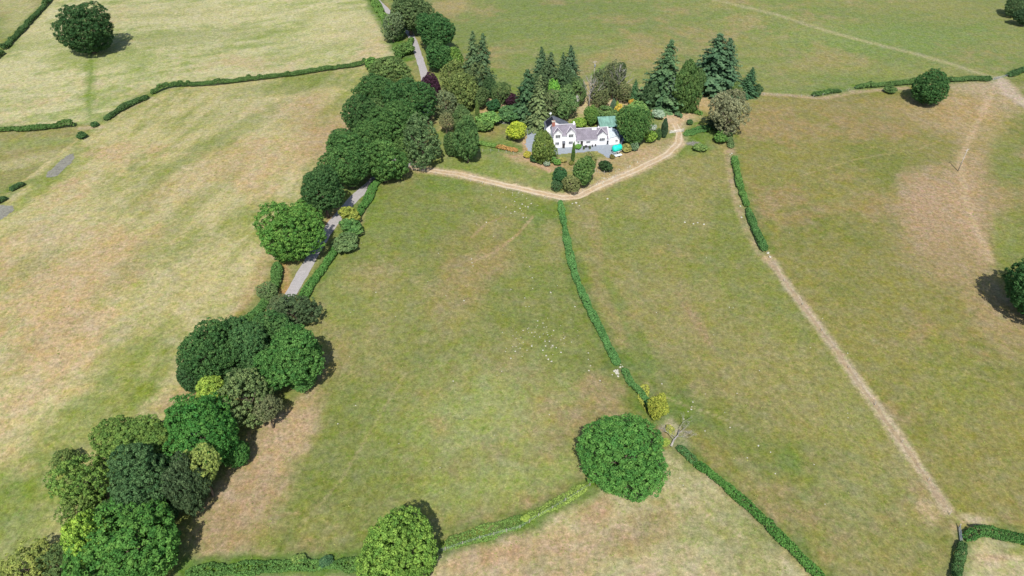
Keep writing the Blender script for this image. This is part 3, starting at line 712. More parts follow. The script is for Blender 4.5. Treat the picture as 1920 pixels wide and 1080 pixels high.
bt(868,165,66,62,'med',(78,102,52),'olive green tree right of the purple beech')
bt(850,140,50,50,'airy',(84,108,56),'pale olive tree above the purple beech')
bt(822,104,54,50,'med',(46,90,46),'dark green tree right of the pale lane, above the purple beech')
bt(852,106,34,38,'med',(78,120,50),'small bright green tree leaning on the dark one above the beech')
bt(816,58,84,62,'big',(44,88,46),'big dark green tree east of the lane near the top edge')
bt(768,22,94,66,'big',(66,94,56),'large tree overhanging the lane at the top edge')
bt(735,48,46,48,'airy',(80,106,74),'grey green feathery tree west of the lane near the top edge')
bt(765,-16,80,40,'med',(52,86,48),'dark tree cut off by the top edge above the lane')
bt(875,258,52,84,'med',(58,96,52),'tall dense green tree at the garden edge left of the lawn')
bt(866,222,40,52,'egg',(66,98,56),'pointed green tree behind the tall dense one by the lawn')
bt(938,172,42,40,'airy',(66,96,54),'light shrubby tree right of the driveway at the top field edge')
bt(957,186,26,24,'bush',(48,30,40),'dark purple shrub beside the driveway',n='shrub')
bt(918,160,28,36,'med',(50,84,50),'dark green bush tree under the twin spruces')
bt(1040,172,34,46,'med',(84,150,56),'vivid light green tree between the spruces behind the house')
bt(1056,192,50,56,'med',(72,108,62),'soft green tree behind the slate roofs')
bt(1086,172,34,46,'airy',(76,110,62),'airy green tree beside the pale birch trunk')
bt(1148,150,46,62,'airy',(72,90,60),'dark olive pine behind the bare tree',n='pine_tree')
bt(1165,132,26,34,'airy',(60,86,54),'small topped pine right of the dark olive pine',n='pine_tree')
bt(1127,182,36,34,'airy',(86,104,66),'light shrubby tree between the two bare trees')
bt(1110,217,32,34,'med',(70,112,48),'round green bush tree just behind the long slate roof')
bt(1263,164,56,56,'airy',(72,96,84),'blue grey pine in front of the tall spiky spruce',n='pine_tree')
bt(1365,212,76,74,'airy',(98,110,82),'grey leafed thin tree at the field corner right of the garden')
bt(1372,188,54,44,'airy',(92,104,76),'second grey olive tree behind the thin one at the field corner')
bt(1348,232,36,26,'med',(40,62,44),'dark dense tree under the grey thin one at the field corner')
bt(1190,236,62,70,'big',(56,98,48),'big bushy conifer hugging the right end of the cottage',n='yew_tree')
bt(1200,208,56,30,'med',(84,128,66),'pale green tree behind the big bushy conifer')
bt(1170,212,26,20,'med',(86,130,64),'small pale green tree left of the big bushy conifer')
bt(1050,328,30,34,'med',(42,84,52),'dark green tree in the garden point, left of the loose one')
bt(1092,320,52,54,'med',(66,104,52),'loose green tree in the garden point above the track bend')
bt(1072,342,46,24,'airy',(92,108,64),'low olive tree overhanging the track bend')
bt(1044,348,22,20,'airy',(56,92,58),'small blue green tree at the left tip of the garden point')
bt(1108,298,30,26,'airy',(104,118,68),'thin yellowish tree standing before the front lawn')
bt(969,243,37,36,'med',(132,162,40),'lime yellow round tree beside the gravel yard',n='maple_tree')
# lower left copse
bt(424,690,56,52,'med',(48, 86, 48),'dark filler tree in the left middle of the middle copse',g=T)
bt(352,706,50,60,'med',(44, 82, 46),'low dark tree at the left foot of the middle copse',g=T)
bt(436,720,46,44,'airy',(62, 98, 56),'small tree above the lime green crown',g=T)
bt(566,706,60,44,'med',(56, 104, 50),'small bright tree at the right tip of the middle copse',g=T)
bt(330,780,46,40,'med',(58, 98, 48),'small green tree between olive dome and rich oak',g=T)
bt(206,856,56,50,'airy',(84, 116, 54),'yellowish tree on the left of the olive dome',g=T)
bt(444,850,50,50,'med',(48, 100, 44),'bright tree at the right edge of the rich green oak',g=T)
bt(316,958,50,44,'med',(50, 90, 52),'small tree between the teal and the largest crown',g=T)
bt(120,860,44,40,'airy',(78, 108, 54),'small loose tree at the outer left of the lower copse',g=T)
bt(184,1060,60,56,'airy',(70, 108, 50),'mixed green tree under the left of the largest crown',g=T)
bt(500,546,40,30,'airy',(74, 104, 62),'small grey green tree beside the left lane hedge',g=T)
bt(660,330,44,36,'airy',(62, 100, 52),'small tree hanging over the lane below the belt',g=G1)
bt(640,262,48,44,'med',(50, 92, 48),'small tree at the left flank of the lane belt',g=G1)
bt(706,206,60,46,'airy',(64, 98, 54),'lighter tree in the middle of the lane belt',g=G1)
bt(776,232,40,46,'airy',(70, 100, 56),'light tree beside the small lime crown',g=G1)
bt(744,160,44,34,'airy',(84, 110, 56),'yellow tinged tree near the upper lane',g=G1)
bt(584,336,40,30,'med',(48, 84, 48),'small dark tree behind the dark blue green one',g=G1)
bt(552,580,84,44,'airy',(56,82,52),'dark feathery tree where the lane disappears',g=T)
bt(524,572,40,28,'airy',(70,92,60),'grey green tree left of the dark feathery one at the lane end',g=T)
bt(386,664,108,104,'big',(46,88,44),'dark round tree on the left flank of the middle copse',g=T)
bt(432,622,64,44,'med',(72,116,46),'bright green tree at the back of the middle copse on the straw field',g=T)
bt(462,650,96,92,'big',(50,92,50),'mid green tree in the middle of the middle copse',g=T)
bt(508,618,92,80,'big',(52,94,48),'green tree in front of the dark feathery one',g=T)
bt(548,672,112,106,'big',(52,102,46),'biggest bright oak of the middle copse, over the bare grass',g=T)
bt(506,705,76,66,'big',(52,92,52),'green tree left below the biggest oak of the middle copse',g=T)
bt(464,746,96,96,'airy',(78,106,62),'grey olive tree with spotted crown at the copse front',g=T)
bt(500,762,54,50,'airy',(84,100,68),'low grey tree at the right foot of the spotted one',g=T)
bt(396,732,58,58,'med',(108,146,52),'lime green crown left of the grey olive tree',g=T)
bt(418,782,46,46,'med',(70,110,50),'small green tree right below the lime crown',g=T)
bt(382,816,136,128,'big',(46,104,42),'rich green oak below the lime crown, beside the tan slope',g=T)
bt(376,876,64,74,'airy',(108,136,66),'drooping pale lime tree in front of the rich green oak',g=T)
bt(258,836,138,112,'big',(70,106,44),'olive green dome tree at the top of the lower copse',g=T)
bt(345,912,72,98,'med',(52,78,50),'dark grey green tree on the right of the lower copse',g=T)
bt(262,902,118,122,'big',(54,92,54),'teal green tree in the centre of the lower copse',g=T)
bt(154,896,100,98,'airy',(76,116,48),'loose yellow green tree on the left of the lower copse',g=T)
bt(150,950,70,66,'airy',(78,112,50),'thin green tree below the loose yellow green one',g=T)
bt(202,966,60,54,'med',(54,88,52),'dark tree under the left side of the teal crown',g=T)
bt(152,1012,86,96,'med',(100,144,46),'yellow green tree left of the largest crown at the bottom',g=T)
bt(240,1030,196,156,'round',(54,106,42),'largest green oak at the bottom left corner of the copse',g=T)
bt(112,1062,70,70,'airy',(66,96,52),'mixed green tree at the bottom edge left of the yellow green one',g=T)
bt(44,1066,104,66,'airy',(98,120,54),'straggly olive yellow tree in the bottom left corner',g=T)
bt(1232,762,38,46,'med',(118,140,48),'small lime yellow tree at the lower end of the middle hedge')
bt(1905,8,40,34,'med',(58,88,54),'feathery tree in the top right corner')
bt(1922,32,36,26,'med',(40,70,44),'dark bush tree below the one in the top right corner')
# bushes
B = 'garden shrubs'
def bu(cx, cy, w_, h_, c, label, g=None): return tree('shrub', 'shrub', cx, cy, w_, h_, 'bush', c, label, g)
bu(925,198,24,24,(40,82,52),'dark round shrub beside the driveway path',B)
bu(952,214,48,30,(58,100,58),'wide green shrub behind the cream parasol',B)
bu(915,222,42,26,(80,128,62),'bright green shrub bed left of the parasol',B)
bu(906,236,34,14,(72,112,54),'low green shrub by the lawn edge',B)
bu(1087,230,28,16,(92,134,48),'yellowish green bush behind the join of the two roofs',B)
bu(1134,217,46,16,(70,104,56),'low green bush left of the green barn roof',B)
bu(1161,208,17,26,(160,156,52),'golden yellow conifer shrub beside the green barn',B)
bu(1186,192,14,14,(158,146,50),'small orange yellow shrub behind the bushy conifer',B)
bu(1235,214,24,18,(120,150,130),'blue grey shrub right of the bushy conifer',B)
bu(1223,240,17,13,(130,150,140),'small silver grey shrub in the yard border',B)
bu(1212,200,18,14,(44,70,44),'small dark shrub at the edge of the dry yard',B)
bu(1218,256,25,24,(88,128,46),'light green clipped bush at the track end of the border',B)
bu(1190,275,14,18,(84,118,88),'blue green shrub right of the turquoise tank',B)
bu(1176,278,20,16,(120,132,70),'yellowish shrub touching the turquoise tank',B)
bu(989,290,14,14,(142,152,52),'yellow shrub at the foot of the front conifer',B)
bu(1004,297,24,14,(46,80,46),'dark shrub under the front conifer',B)
bu(1025,306,14,12,(112,136,118),'blue grey shrub near the lawn point',B)
bu(1036,298,14,16,(74,120,58),'green shrub right of the front conifer',B)
bu(1045,304,14,13,(76,128,56),'bright green rounded shrub on the front lawn edge',B)
bu(1055,300,15,10,(126,136,70),'low yellowish shrub next to the bright rounded one',B)
bu(1071,306,9,8,(96,110,52),'tiny brown green shrub at the foot of the slim cypress',B)
bu(1136,311,25,23,(38,68,38),'dark clipped dome shrub beside the track',B)
bu(1148,294,9,9,(92,98,50),'small brown green bush between tank and dome shrub',B)
bu(1420,170,19,20,(52,84,52),'dark shrub right of the corner conifer and pole',B)
bu(1294,229,12,11,(52,92,52),'small topped shrub on the dry ground by the track',B)
bu(1312,276,26,12,(84,118,62),'low green nettle patch beside the grey brushwood',B)
bu(1350,258,26,22,(66,112,50),'green bush at the foot of the grey thin tree',B)
F_ = 'field edge bushes'
bu(178,233,15,8,(48,86,46),'small bush by the field gap, right one of two',F_)
bu(152,254,19,12,(48,86,46),'small bush by the field gap, left one of two',F_)
bu(656,402,36,34,(104,124,48),'yellow green bush bulging over the lane bend',F_)
bu(646,456,48,34,(72,104,62),'grey green bush sticking out of the lane hedge into the field',F_)
bu(660,425,44,34,(60,104,52),'green bush filling the bend of the lane hedge',F_)
bu(757,92,36,24,(66,104,50),'green bush west of the pale lane at the hedge end',F_)
bu(744,62,30,28,(70,104,58),'low bush under the feathery tree west of the lane',F_)
bu(700,120,34,16,(66,110,50),'green bush at the end of the long field hedge',F_)
bu(1257,806,20,16,(112,128,56),'scrubby bush beside the fallen dead tree',F_)
bu(1245,830,20,18,(104,134,52),'yellow green scrub at the right edge of the round oak',F_)
bu(1670,169,22,6,(66,100,54),'flat weed patch below the far hedge',F_)
bu(560,1050,26,16,(84,118,56),'pale sapling in the ditch at the bottom edge',F_)
bu(610,1052,26,20,(50,88,58),'blue green bush left of the bottom yellow green oak',F_)
bu(985,972,16,14,(104,138,54),'bright yellow green bush in the ditch',F_)
bu(574,384,34,24,(70,116,48),'bright bush between the two trees left of the lane',F_)
# conifers
K = 'tall conifers round the cottage'
def cf(bx, by, ty, wpx, *a): return conifer('spruce_tree', 'tree', bx, by, ty, wpx*1.36, *a, group=K)
cf(888,168,57,40,0,(62,92,60),'left spruce of the tall pair beside the pale lane')
cf(906,172,60,40,1,(58,88,58),'right spruce of the tall pair beside the pale lane')
cf(1016,178,87,44,0,(56,86,58),'slender spruce, leftmost spire of the four behind the house')
cf(1032,178,96,36,1,(60,86,58),'slightly shorter spruce, second spire behind the house')
cf(1052,172,97,34,2,(58,88,60),'narrow spruce, third spire behind the house')
cf(1069,176,84,46,0,(56,86,60),'tall spruce, rightmost of the four spires behind the house')
cf(988,224,128,50,1,(46,80,52),'dark spruce at the left edge of the conifer group')
conifer('cedar_tree','tree',1008,238,140,64,2,(78,102,64),'broad grey green conifer left of the chimney',K)
cf(1188,190,148,24,0,(50,90,56),'small dark spruce left of the tall spiky one')
cf(1241,196,72,78,2,(58,92,60),'tall spiky spruce at the dry yard, thin pointed top')
conifer('cypress_tree','tree',1282,208,112,50,'eggy',(58,92,46),'dense dark green conifer at the dry yard, right of the spiky spruce',K)
cf(1332,168,62,78,1,(54,88,62),'tall wide spruce, left of the twin group by the top field')
cf(1352,168,72,68,0,(58,92,66),'blue green spruce, right of the twin group by the top field')
cf(1400,178,126,36,0,(48,84,58),'small dark conifer behind the wooden pole')
conifer('cypress_tree','tree',1018,303,244,46,'eggy',(80,108,50),'conical green conifer in front of the white gable wall',K)
S_ = 'slim cypresses'
conifer('cypress_tree','tree',1074,304,264,9,'col',(62,98,44),'slim dark green cypress in front of the cottage',S_)
conifer('cypress_tree','tree',896,231,186,9,'col',(70,100,48),'slim green cypress at the left garden edge',S_)
conifer('cypress_tree','tree',1148,212,184,14,'col',(72,104,82),'blue green narrow cypress beside the golden shrub',S_)
conifer('cypress_tree','tree',1155,213,188,8,'col',(110,140,50),'yellow green narrow cypress beside the blue green one',S_)
conifer('cypress_tree','tree',1244,258,220,17,'col',(44,72,50),'dark cypress at the corner where the track enters',S_)
conifer('cypress_tree','tree',1233,261,240,13,'col',(56,90,50),'shorter dark cypress left of the corner one',S_)
bare('dead_tree',1104,204,142,.8,DEADBARK,'bare pale tree without leaves behind the garden',3)
bare('dead_tree',1156,190,122,.9,DEADBARK,'grey leafless tree in front of the dark olive pine',5)
bare('birch_tree',1080,214,178,.3,BIRCHBARK,'thin pale birch stem between house and bare tree',8,3)

# ------------------------------------------------------------------ hedges
HC = (50,92,44)
hedge([(6,90),(45,50),(88,4),(112,-28)],2.8,2.2,(50,84,46),'dark hedge slanting across the top left corner')
hedge([(-30,124),(4,97)],2.6,2.0,(50,84,46),'short dark hedge end at the left edge near the top')
hedge([(-30,244),(70,240),(138,233)],2.4,2.0,(58,96,46),'straight green hedge ending in the left upper field')
hedge([(197,222),(235,198),(276,180)],2.6,2.2,(52,86,46),'short dark hedge right of the two small bushes')
hedge([(284,173),(320,160),(400,156),(500,144),(600,130),(700,116),(745,108)],2.4,2.0,(56,92,46),'long thin hedge crossing the left fields to the lane')
hedge([(20,356),(30,350),(44,344)],1.8,1.4,(50,84,48),'tiny hedge remnant at the left edge above the grey mud')
hedge([(-30,385),(-5,378),(10,370)],1.8,1.8,(50,84,48),'bush cut off by the left edge beside the grey mud')
hedge([(692,-20),(706,8),(722,38),(742,64)],4.5,2.2,(74,116,52),'overgrown hedge west of the lane at the top edge',rough=.4)
hedge([(745,108),(765,92),(772,72)],3.5,2.4,(64,104,50),'bushy hedge corner between field hedge and lane',rough=.4)
hedge([(566,562),(582,532),(604,504),(622,478),(648,440),(672,402),(690,372),(700,348),(716,330)],2.6,1.9,(54,104,46),'green hedge along the right side of the lane')
hedge([(520,494),(518,530),(496,568),(470,596),(440,612)],3.0,2.2,(56,100,48),'green hedge along the left side of the lane')
hedge([(1050,378),(1056,412),(1066,465),(1077,512),(1098,566),(1130,626),(1158,682)],2.2,1.7,(58,108,56),'long clipped hedge between the two central fields')
hedge([(1170,692),(1186,722),(1212,748),(1226,778)],1.9,1.5,(56,104,54),'lower piece of the middle hedge below the white stones')
hedge([(1272,838),(1292,856),(1304,866)],2.0,1.5,(56,100,54),'short hedge piece beside the fallen dead tree')
hedge([(1306,868),(1330,886),(1400,944),(1450,994),(1500,1044),(1550,1092)],2.4,1.7,(54,106,44),'green hedge running to the bottom edge right of centre')
hedge([(1377,294),(1384,335),(1394,366),(1401,384)],2.2,1.9,(62,108,50),'upper clipped hedge piece on the worn line')
hedge([(1402,390),(1416,430),(1434,468)],2.2,1.9,(54,98,50),'lower clipped hedge piece on the worn line')
hedge([(1366,250),(1371,274)],2.4,2.0,(66,96,56),'stub of hedge under the grey thin tree')
hedge([(1525,177),(1550,172),(1576,169)],2.2,1.8,(60,96,50),'low far hedge piece left of the round tree')
hedge([(1606,162),(1650,158),(1690,155),(1722,152)],2.4,2.2,(60,96,50),'far hedge piece touching the round tree from the left')
hedge([(1778,149),(1820,147),(1858,147)],2.4,2.2,(56,92,50),'far hedge piece right of the round tree')
hedge([(1893,139),(1930,128),(1980,120)],2.6,2.4,(50,84,48),'far hedge piece at the right edge')
hedge([(1940,1018),(1905,1008),(1860,1000),(1830,998),(1812,1008)],2.6,1.8,(50,98,44),'curved green hedge at the bottom right corner',rough=.15)
hedge([(1806,1018),(1802,1035),(1796,1062),(1790,1100)],2.0,1.7,(48,86,46),'short hedge below the metal gate')
hedge([(886,268),(905,269),(930,274)],2.0,1.2,(74,116,54),'green half of the garden hedge above the track field',group='garden hedges')
hedge([(932,275),(950,278),(969,282)],2.0,1.3,(134,118,62),'orange brown half of the garden hedge',group='garden hedges')
hedge([(1285,207),(1300,208),(1316,213)],2.6,1.3,(70,112,50),'low green hedge on the dry ground right of the dense conifer',group='garden hedges')
hedge([(1284,252),(1310,243),(1340,236)],4.5,.9,(58,104,52),'dark green bramble bank right of the track gate',name='bramble_bank',cat='brambles',group='garden hedges',rough=.4)
hedge([(350,1074),(420,1068),(500,1062),(560,1060),(620,1058),(690,1060)],3.0,1.1,(64,108,50),'rank green growth along the bottom ditch',name='rushes',cat=None,group=None,kind='stuff',rough=.7)
hedge([(838,1020),(880,1008),(930,992),(985,974)],3.8,.35,(74,112,50),'bright green rushes in the ditch',name='rushes',cat=None,group=None,kind='stuff',rough=.35)
hedge([(985,974),(1020,955),(1060,935),(1098,912)],2.6,.45,(92,124,54),'darker green rushes near the round oak',name='rushes',cat=None,group=None,kind='stuff',rough=.35)
hedge([(1210,722),(1205,745),(1222,775)],2.6,.4,(110,128,50),'weeds beside the middle hedge',name='weeds',cat=None,group=None,kind='stuff',rough=.35)

# ------------------------------------------------------------------ cottage
A0 = at(1036.5, 277.6); B0 = at(1161, 270.2)
ux = (B0-A0).xy.normalized(); RZ = math.atan2(ux.y, ux.x); LEN = (B0-A0).xy.length
house = empty('cottage', (A0.x, A0.y, A0.z), RZ)
tag(house, 'white cottage with purple slate roofs, gabled windows and a red brick chimney', 'house')
K_ = LEN/25.4                                  # layout below is written for a 25.4 m long front
def X(v): return v*K_
mw = MB(); MWD, D_ = X(8.6), 6.4
EH, RH = 5.1, 8.0
mw.prism([(0,-.3),(MWD,-.3),(MWD,EH),(0,EH)], 0, D_)
# end gable walls of the tall block
def gable_x(m, x0, x1, y0, y1, ze, zr):
    ym = (y0+y1)/2
    m.add([(x0,y0,ze),(x0,y1,ze),(x0,ym,zr),(x1,y0,ze),(x1,y1,ze),(x1,ym,zr)], [(0,2,1),(3,4,5),(0,3,5,2),(1,2,5,4),(0,1,4,3)])
gable_x(mw, 0, MWD, 0, D_, EH, RH-.12)
gx = [(X(1.75), X(1.5)), (X(6.7), X(1.5))]
for c_, hw in gx: mw.prism([(c_-hw,EH-.01),(c_+hw,EH-.01),(c_+hw,EH+.75),(c_,EH+2.15),(c_-hw,EH+.75)], -.02, 1.2)
mw.build('wall', WHITE, house)
wing = MB(); WX0, WX1 = MWD, X(21.4); WD, WE, WR = 7.0, 2.6, 5.6; WY = -.05+.3
wing.box(WX0, WX1, WY, WY+WD, -.3, WE); gable_x(wing, WX0, WX1, WY, WY+WD, WE, WR-.12)
wgx = (X(19.0-.3), X(1.75))
wing.prism([(wgx[0]-wgx[1],WE-.01),(wgx[0]+wgx[1],WE-.01),(wgx[0]+wgx[1],WE+1.3),(wgx[0],WE+2.75),(wgx[0]-wgx[1],WE+1.3)], WY-.03, WY+2.0)
wing.build('wall', WHITE, house)
def pitched(x0, x1, y0, y1, ze, zr, mat, name='roof', ov=.25, th=.12, cuts=()):
    ym = (y0+y1)/2; dz = (zr-ze)/(ym-y0)*ov; m = MB()
    m.slab([(x0-ov,y0,ze),(x1+ov,y0,ze),(x1+ov,ym,zr),(x0-ov,ym,zr)], th)
    xa = x0-ov
    for c0, c1 in list(cuts)+[(x1+ov, None)]:
        m.slab([(xa,y0-ov,ze-dz),(c0,y0-ov,ze-dz),(c0,y0-.001,ze),(xa,y0-.001,ze)], th); xa = c1
    m.slab([(x0-ov,ym,zr),(x1+ov,ym,zr),(x1+ov,y1+ov,ze-dz),(x0-ov,y1+ov,ze-dz)], th)
    return m.build(name, mat, house)
r1 = pitched(0, MWD, 0, D_, EH+.05, RH, SLATE, cuts=[(c_-hw, c_+hw) for c_, hw in gx])
r2 = pitched(WX0+.26, WX1-.05, WY, WY+WD, WE+.05, WR, SLATE, ov=.2, cuts=[(wgx[0]-wgx[1], wgx[0]+wgx[1])])
def ridge(x0, x1, y, z, par):
    m = MB(); m.tube([(x0,y,z+.03),(x1,y,z+.03)], [.13,.13], 6); m.build('ridge_tiles', LEAD, par)
ridge(-.2, MWD+.2, D_/2, RH, r1); ridge(WX0+.3, WX1+.1, WY+WD/2, WR, r2)
def dormer(cx, hw, ze, zp, y0, yb_base, slope, ze_main, par):
    """cross gable roof: ridge runs back until it meets the main slope"""
    m = MB(); o = .18; k = (zp-ze)/hw
    yr = yb_base+(zp-ze_main)/slope; yl = yb_base+(ze-o*k-ze_main)/slope
    yl = max(yl, y0)
    z_l = ze-o*k
    for s in (-1, 1):
        q = [(cx+s*(hw+o), y0-.2, z_l+.1), (cx, y0-.2, zp+.12), (cx, yr+.1, zp+.12), (cx+s*(hw+o), yl+.1, z_l+.1)]
        if s == 1: q = q[::-1]
        m.slab(q, .12)
    r = m.build('gable_roof', SLATE, par)
    v = MB()
    for s in (-1, 1):
        v.tube([(cx+s*(hw+o), yl-.12, z_l+.18), (cx, yr, zp+.18)], [.10,.08], 5)
    v.build('valley_flashing', LEAD, r)
    b = MB()
    for s in (-1, 1):
        b.slab([(cx+s*(hw+o), y0-.25, z_l+.13), (cx+s*(hw+o), y0-.205, z_l+.13), (cx, y0-.205, zp+.16), (cx, y0-.25, zp+.16)], .2)
    b.build('bargeboard', WHITEMETAL, r)
sl1 = (RH-EH-.05)/(D_/2)
for c_, hw in gx: dormer(c_, hw, EH+.75, EH+2.15, 0, 0, sl1, EH+.05, r1)
dormer(wgx[0], wgx[1], WE+1.3, WE+2.75, WY, WY, (WR-WE-.05)/(WD/2), WE+.05, r2)
def window(cx, zb, wd, ht, lights, y, par=house):
    f = MB(); e = .07
    x0, x1 = cx-wd/2, cx+wd/2
    f.box(x0-e, x1+e, y-.05, y+.02, zb-e, zb); f.box(x0-e, x1+e, y-.05, y+.02, zb+ht, zb+ht+e)
    lw = wd/lights
    for i in range(lights+1):
        x = x0+i*lw; f.box(x-.035, x+.035, y-.05, y+.02, zb, zb+ht)
    for i in range(lights): f.box(x0+i*lw+.04, x0+(i+1)*lw-.04, y-.04, y+.02, zb+ht*.62, zb+ht*.62+.04)
    w_ = f.build('window', WHITEMETAL, par)
    g = MB(); g.box(x0+.05, x1-.05, y-.025, y+.01, zb, zb+ht); g.build('pane', GLASS, w_)
    s_ = MB(); s_.box(x0-.15, x1+.15, y-.14, y-.052, zb-e-.07, zb-e); s_.build('sill', WHITEMETAL, w_)
for c_, hw in gx: window(c_, 4.2, 1.8, 1.2, 3, -.03)
window(X(1.6), 1.25, 1.5, 1.1, 3, -.01); window(X(6.7), 1.3, 1.6, 1.1, 3, -.01)
window(X(12.6+.9), 1.15, 1.6, .8, 3, WY-.01); window(wgx[0], 1.7, 2.1, 1.15, 3, WY-.04); window(X(9.7), 1.2, .8, .8, 2, WY-.01)
def door(cx, wd, ht, y, mat):
    m = MB(); m.box(cx-wd/2, cx+wd/2, y-.05, y+.02, 0.02, ht); o = m.build('door', mat, house)
    h = MB(); h.box(cx+wd/2-.15, cx+wd/2-.08, y-.12, y-.052, ht*.45, ht*.52); h.build('handle', WHITEMETAL, o)
door(X(11.0), .95, 2.05, WY, DARKWOOD)
door(X(20.9), .7, 1.7, WY, GLASS)
pm = MB(); pm.box(X(3.6), X(4.4), -.7, -.03, 0, 2.2); pm.build('porch', DARKWOOD, house)
pm = MB(); pm.slab([(X(3.45),-.85,2.2),(X(4.55),-.85,2.2),(X(4.55),-.02,2.75),(X(3.45),-.02,2.75)], .1); pm.build('porch_roof', SLATE2, house)
# rear range
rear = MB(); RX0, RX1, RY0, RY1 = X(-1.6), X(7.6), D_+.02, D_+5.2
rx = X(1.6)
rear.prism([(RX0,-.3),(RX1,-.3),(RX1,4.2),(rx,7.4),(RX0,5.0)], RY0, RY1); rear.build('wall', WHITE, house)
rr = MB(); rr.slab([(RX0-.2,RY0-.0,5.0),(rx,RY0,7.55),(rx,RY1+.2,7.55),(RX0-.2,RY1+.2,5.0)][::-1], .12)
rr.slab([(rx,RY0,7.55),(RX1+.2,RY0,4.3),(RX1+.2,RY1+.2,4.3),(rx,RY1+.2,7.55)][::-1], .12)
r3 = rr.build('roof', SLATE2, house)
sp2 = MB(); sp2.slab([(RX0+.3,RY0+.3,5.38),(rx-.3,RY0+.3,7.40),(rx-.3,RY1-.3,7.40),(RX0+.3,RY1-.3,5.38)][::-1], .05); sp2.build('solar_panel', PANEL, r3)
# chimneys
ch = MB(); ch.box(X(-.1), X(1.0), D_/2-.5, D_/2+.5, 7.0, 9.4); c1 = ch.build('chimney', BRICK, house)
cc_ = MB(); cc_.box(X(-.2), X(1.1), D_/2-.6, D_/2+.6, 9.4, 9.6); cc_.build('chimney_cap', STONE, c1)
for i in (.3, .7):
    q = MB(); q.tube([(X(i),D_/2,9.6),(X(i),D_/2,10.0)], [.14,.11], 8); q.build('chimney_pot', BRICK, c1)
ch = MB(); ch.box(MWD-.75, MWD-.15, D_/2-.3, D_/2+.3, 7.5, 8.8); ch.build('chimney', WHITE, house)
ch = MB(); ch.box(X(17.6), X(18.0), WY+WD/2-.2, WY+WD/2+.2, 5.2, 6.1); ch.build('chimney', WHITE, house)
sk = MB(); sk.slab([(X(15.2),WY+2.75,WE+.05+2.75*(WR-WE)/3.5+.08),(X(16.9),WY+2.75,WE+.05+2.75*(WR-WE)/3.5+.08),(X(16.9),WY+3.3,WE+.05+3.3*(WR-WE)/3.5+.08),(X(15.2),WY+3.3,WE+.05+3.3*(WR-WE)/3.5+.08)], .06); sk.build('rooflight', WHITEMETAL, r2)
# lean-to on the right
lt = MB(); LX0, LX1 = WX1+.01, X(25.4)
lt.prism([(LX0,-.3),(LX1,-.3),(LX1,2.6),((LX0+LX1)/2+.4,3.5),(LX0,3.0)], WY-.35, WY+6.5); lt.build('wall', WHITE, house)
lm = (LX0+LX1)/2+.4
lr = MB(); lr.slab([(LX0+.03,WY-.6,3.1),(lm,WY-.6,3.64),(lm,WY+6.6,3.64),(LX0+.03,WY+6.6,3.1)][::-1], .08)
lr.slab([(lm,WY-.6,3.64),(LX1+.2,WY-.6,2.62),(LX1+.2,WY+6.6,2.62),(lm,WY+6.6,3.64)][::-1], .08)
r4 = lr.build('roof', PALEGLASS, house)
gb = MB()
for i in range(7): gb.tube([(LX0+.05,WY-.3+i*1.1,3.15),(lm,WY-.3+i*1.1,3.69)], [.035,.035], 4)
gb.build('glazing_bar', WHITEMETAL, r4)
window(X(24.2), 1.2, .9, .8, 2, WY-.37)
vg = MB(); vg.slab([(LX0-.3,WY-.3,2.75),(LX0+.02,WY-.3,2.75),(LX0+.02,WY+3.4,5.75),(LX0-.3,WY+3.4,5.75)], .1); vg.build('verge_board', WHITEMETAL, r2)
for a_, b_ in ((-.2, gx[0][0]-gx[0][1]), (gx[0][0]+gx[0][1], gx[1][0]-gx[1][1]), (gx[1][0]+gx[1][1], MWD)):
    gt = MB(); gt.tube([(a_,-.3,EH-.2),(b_,-.3,EH-.2)], [.06,.06], 5); gt.build('gutter', WHITEMETAL, r1)
for a_, b_ in ((WX0+.3, wgx[0]-wgx[1]), (wgx[0]+wgx[1], WX1)):
    gt = MB(); gt.tube([(a_,WY-.28,WE-.18),(b_,WY-.28,WE-.18)], [.06,.06], 5); gt.build('gutter', WHITEMETAL, r2)
sd = MB(); dc = Vector((X(-.2)+1.0, RY1+.6, 8.4))
for i in range(3): pass
n_ = 14; sd.add([(dc.x,dc.y,dc.z)]+[(dc.x+.45*math.cos(a*6.283/n_),dc.y-.18,dc.z+.45*math.sin(a*6.283/n_)) for a in range(n_)], [(0,1+(i+1)%n_,1+i) for i in range(n_)])
sd.tube([(dc.x,dc.y,7.0),(dc.x,dc.y,8.4)], [.04,.04], 5); sd.build('satellite_dish', WHITEMETAL, house)

def hloc(u, v, z=0):                              # point in the cottage's own frame
    c_, s_ = math.cos(RZ), math.sin(RZ); return Vector((A0.x+u*c_-v*s_, A0.y+u*s_+v*c_, A0.z+z))
# green roofed barn
bn = empty('open_barn', hloc(X(20.0), 8.6), RZ); tag(bn, 'open barn with green corrugated roof behind the cottage', 'barn')
for px_ in (0, 3.1, 6.2):
    for py_ in (0, 4.6):
        m = MB(); m.box(px_-.1, px_+.1, py_-.1, py_+.1, 0, 4.6 if py_ else 3.2); m.build('post', WHITEMETAL if px_ == 0 else POST, bn)
m = MB(); nn_ = 40
vs = []; fs = []
for i in range(nn_+1):
    x = -.5+7.2*i/nn_; z_ = .05*math.sin(i*math.pi/2)
    vs += [(x, -.5, 3.15+z_), (x, 5.2, 4.85+z_)]
for i in range(nn_): fs.append((2*i, 2*i+2, 2*i+3, 2*i+1))
m.add(vs, fs); m.build('roof', GREENSHEET, bn)
m = MB(); m.box(.1, 6.1, 4.52, 4.6, 0, 4.4); m.build('back_wall', DARKWOOD, bn)
m = MB(); m.box(6.12, 6.2, .1, 4.5, 0, 3.1); m.build('side_wall', DARKWOOD, bn)
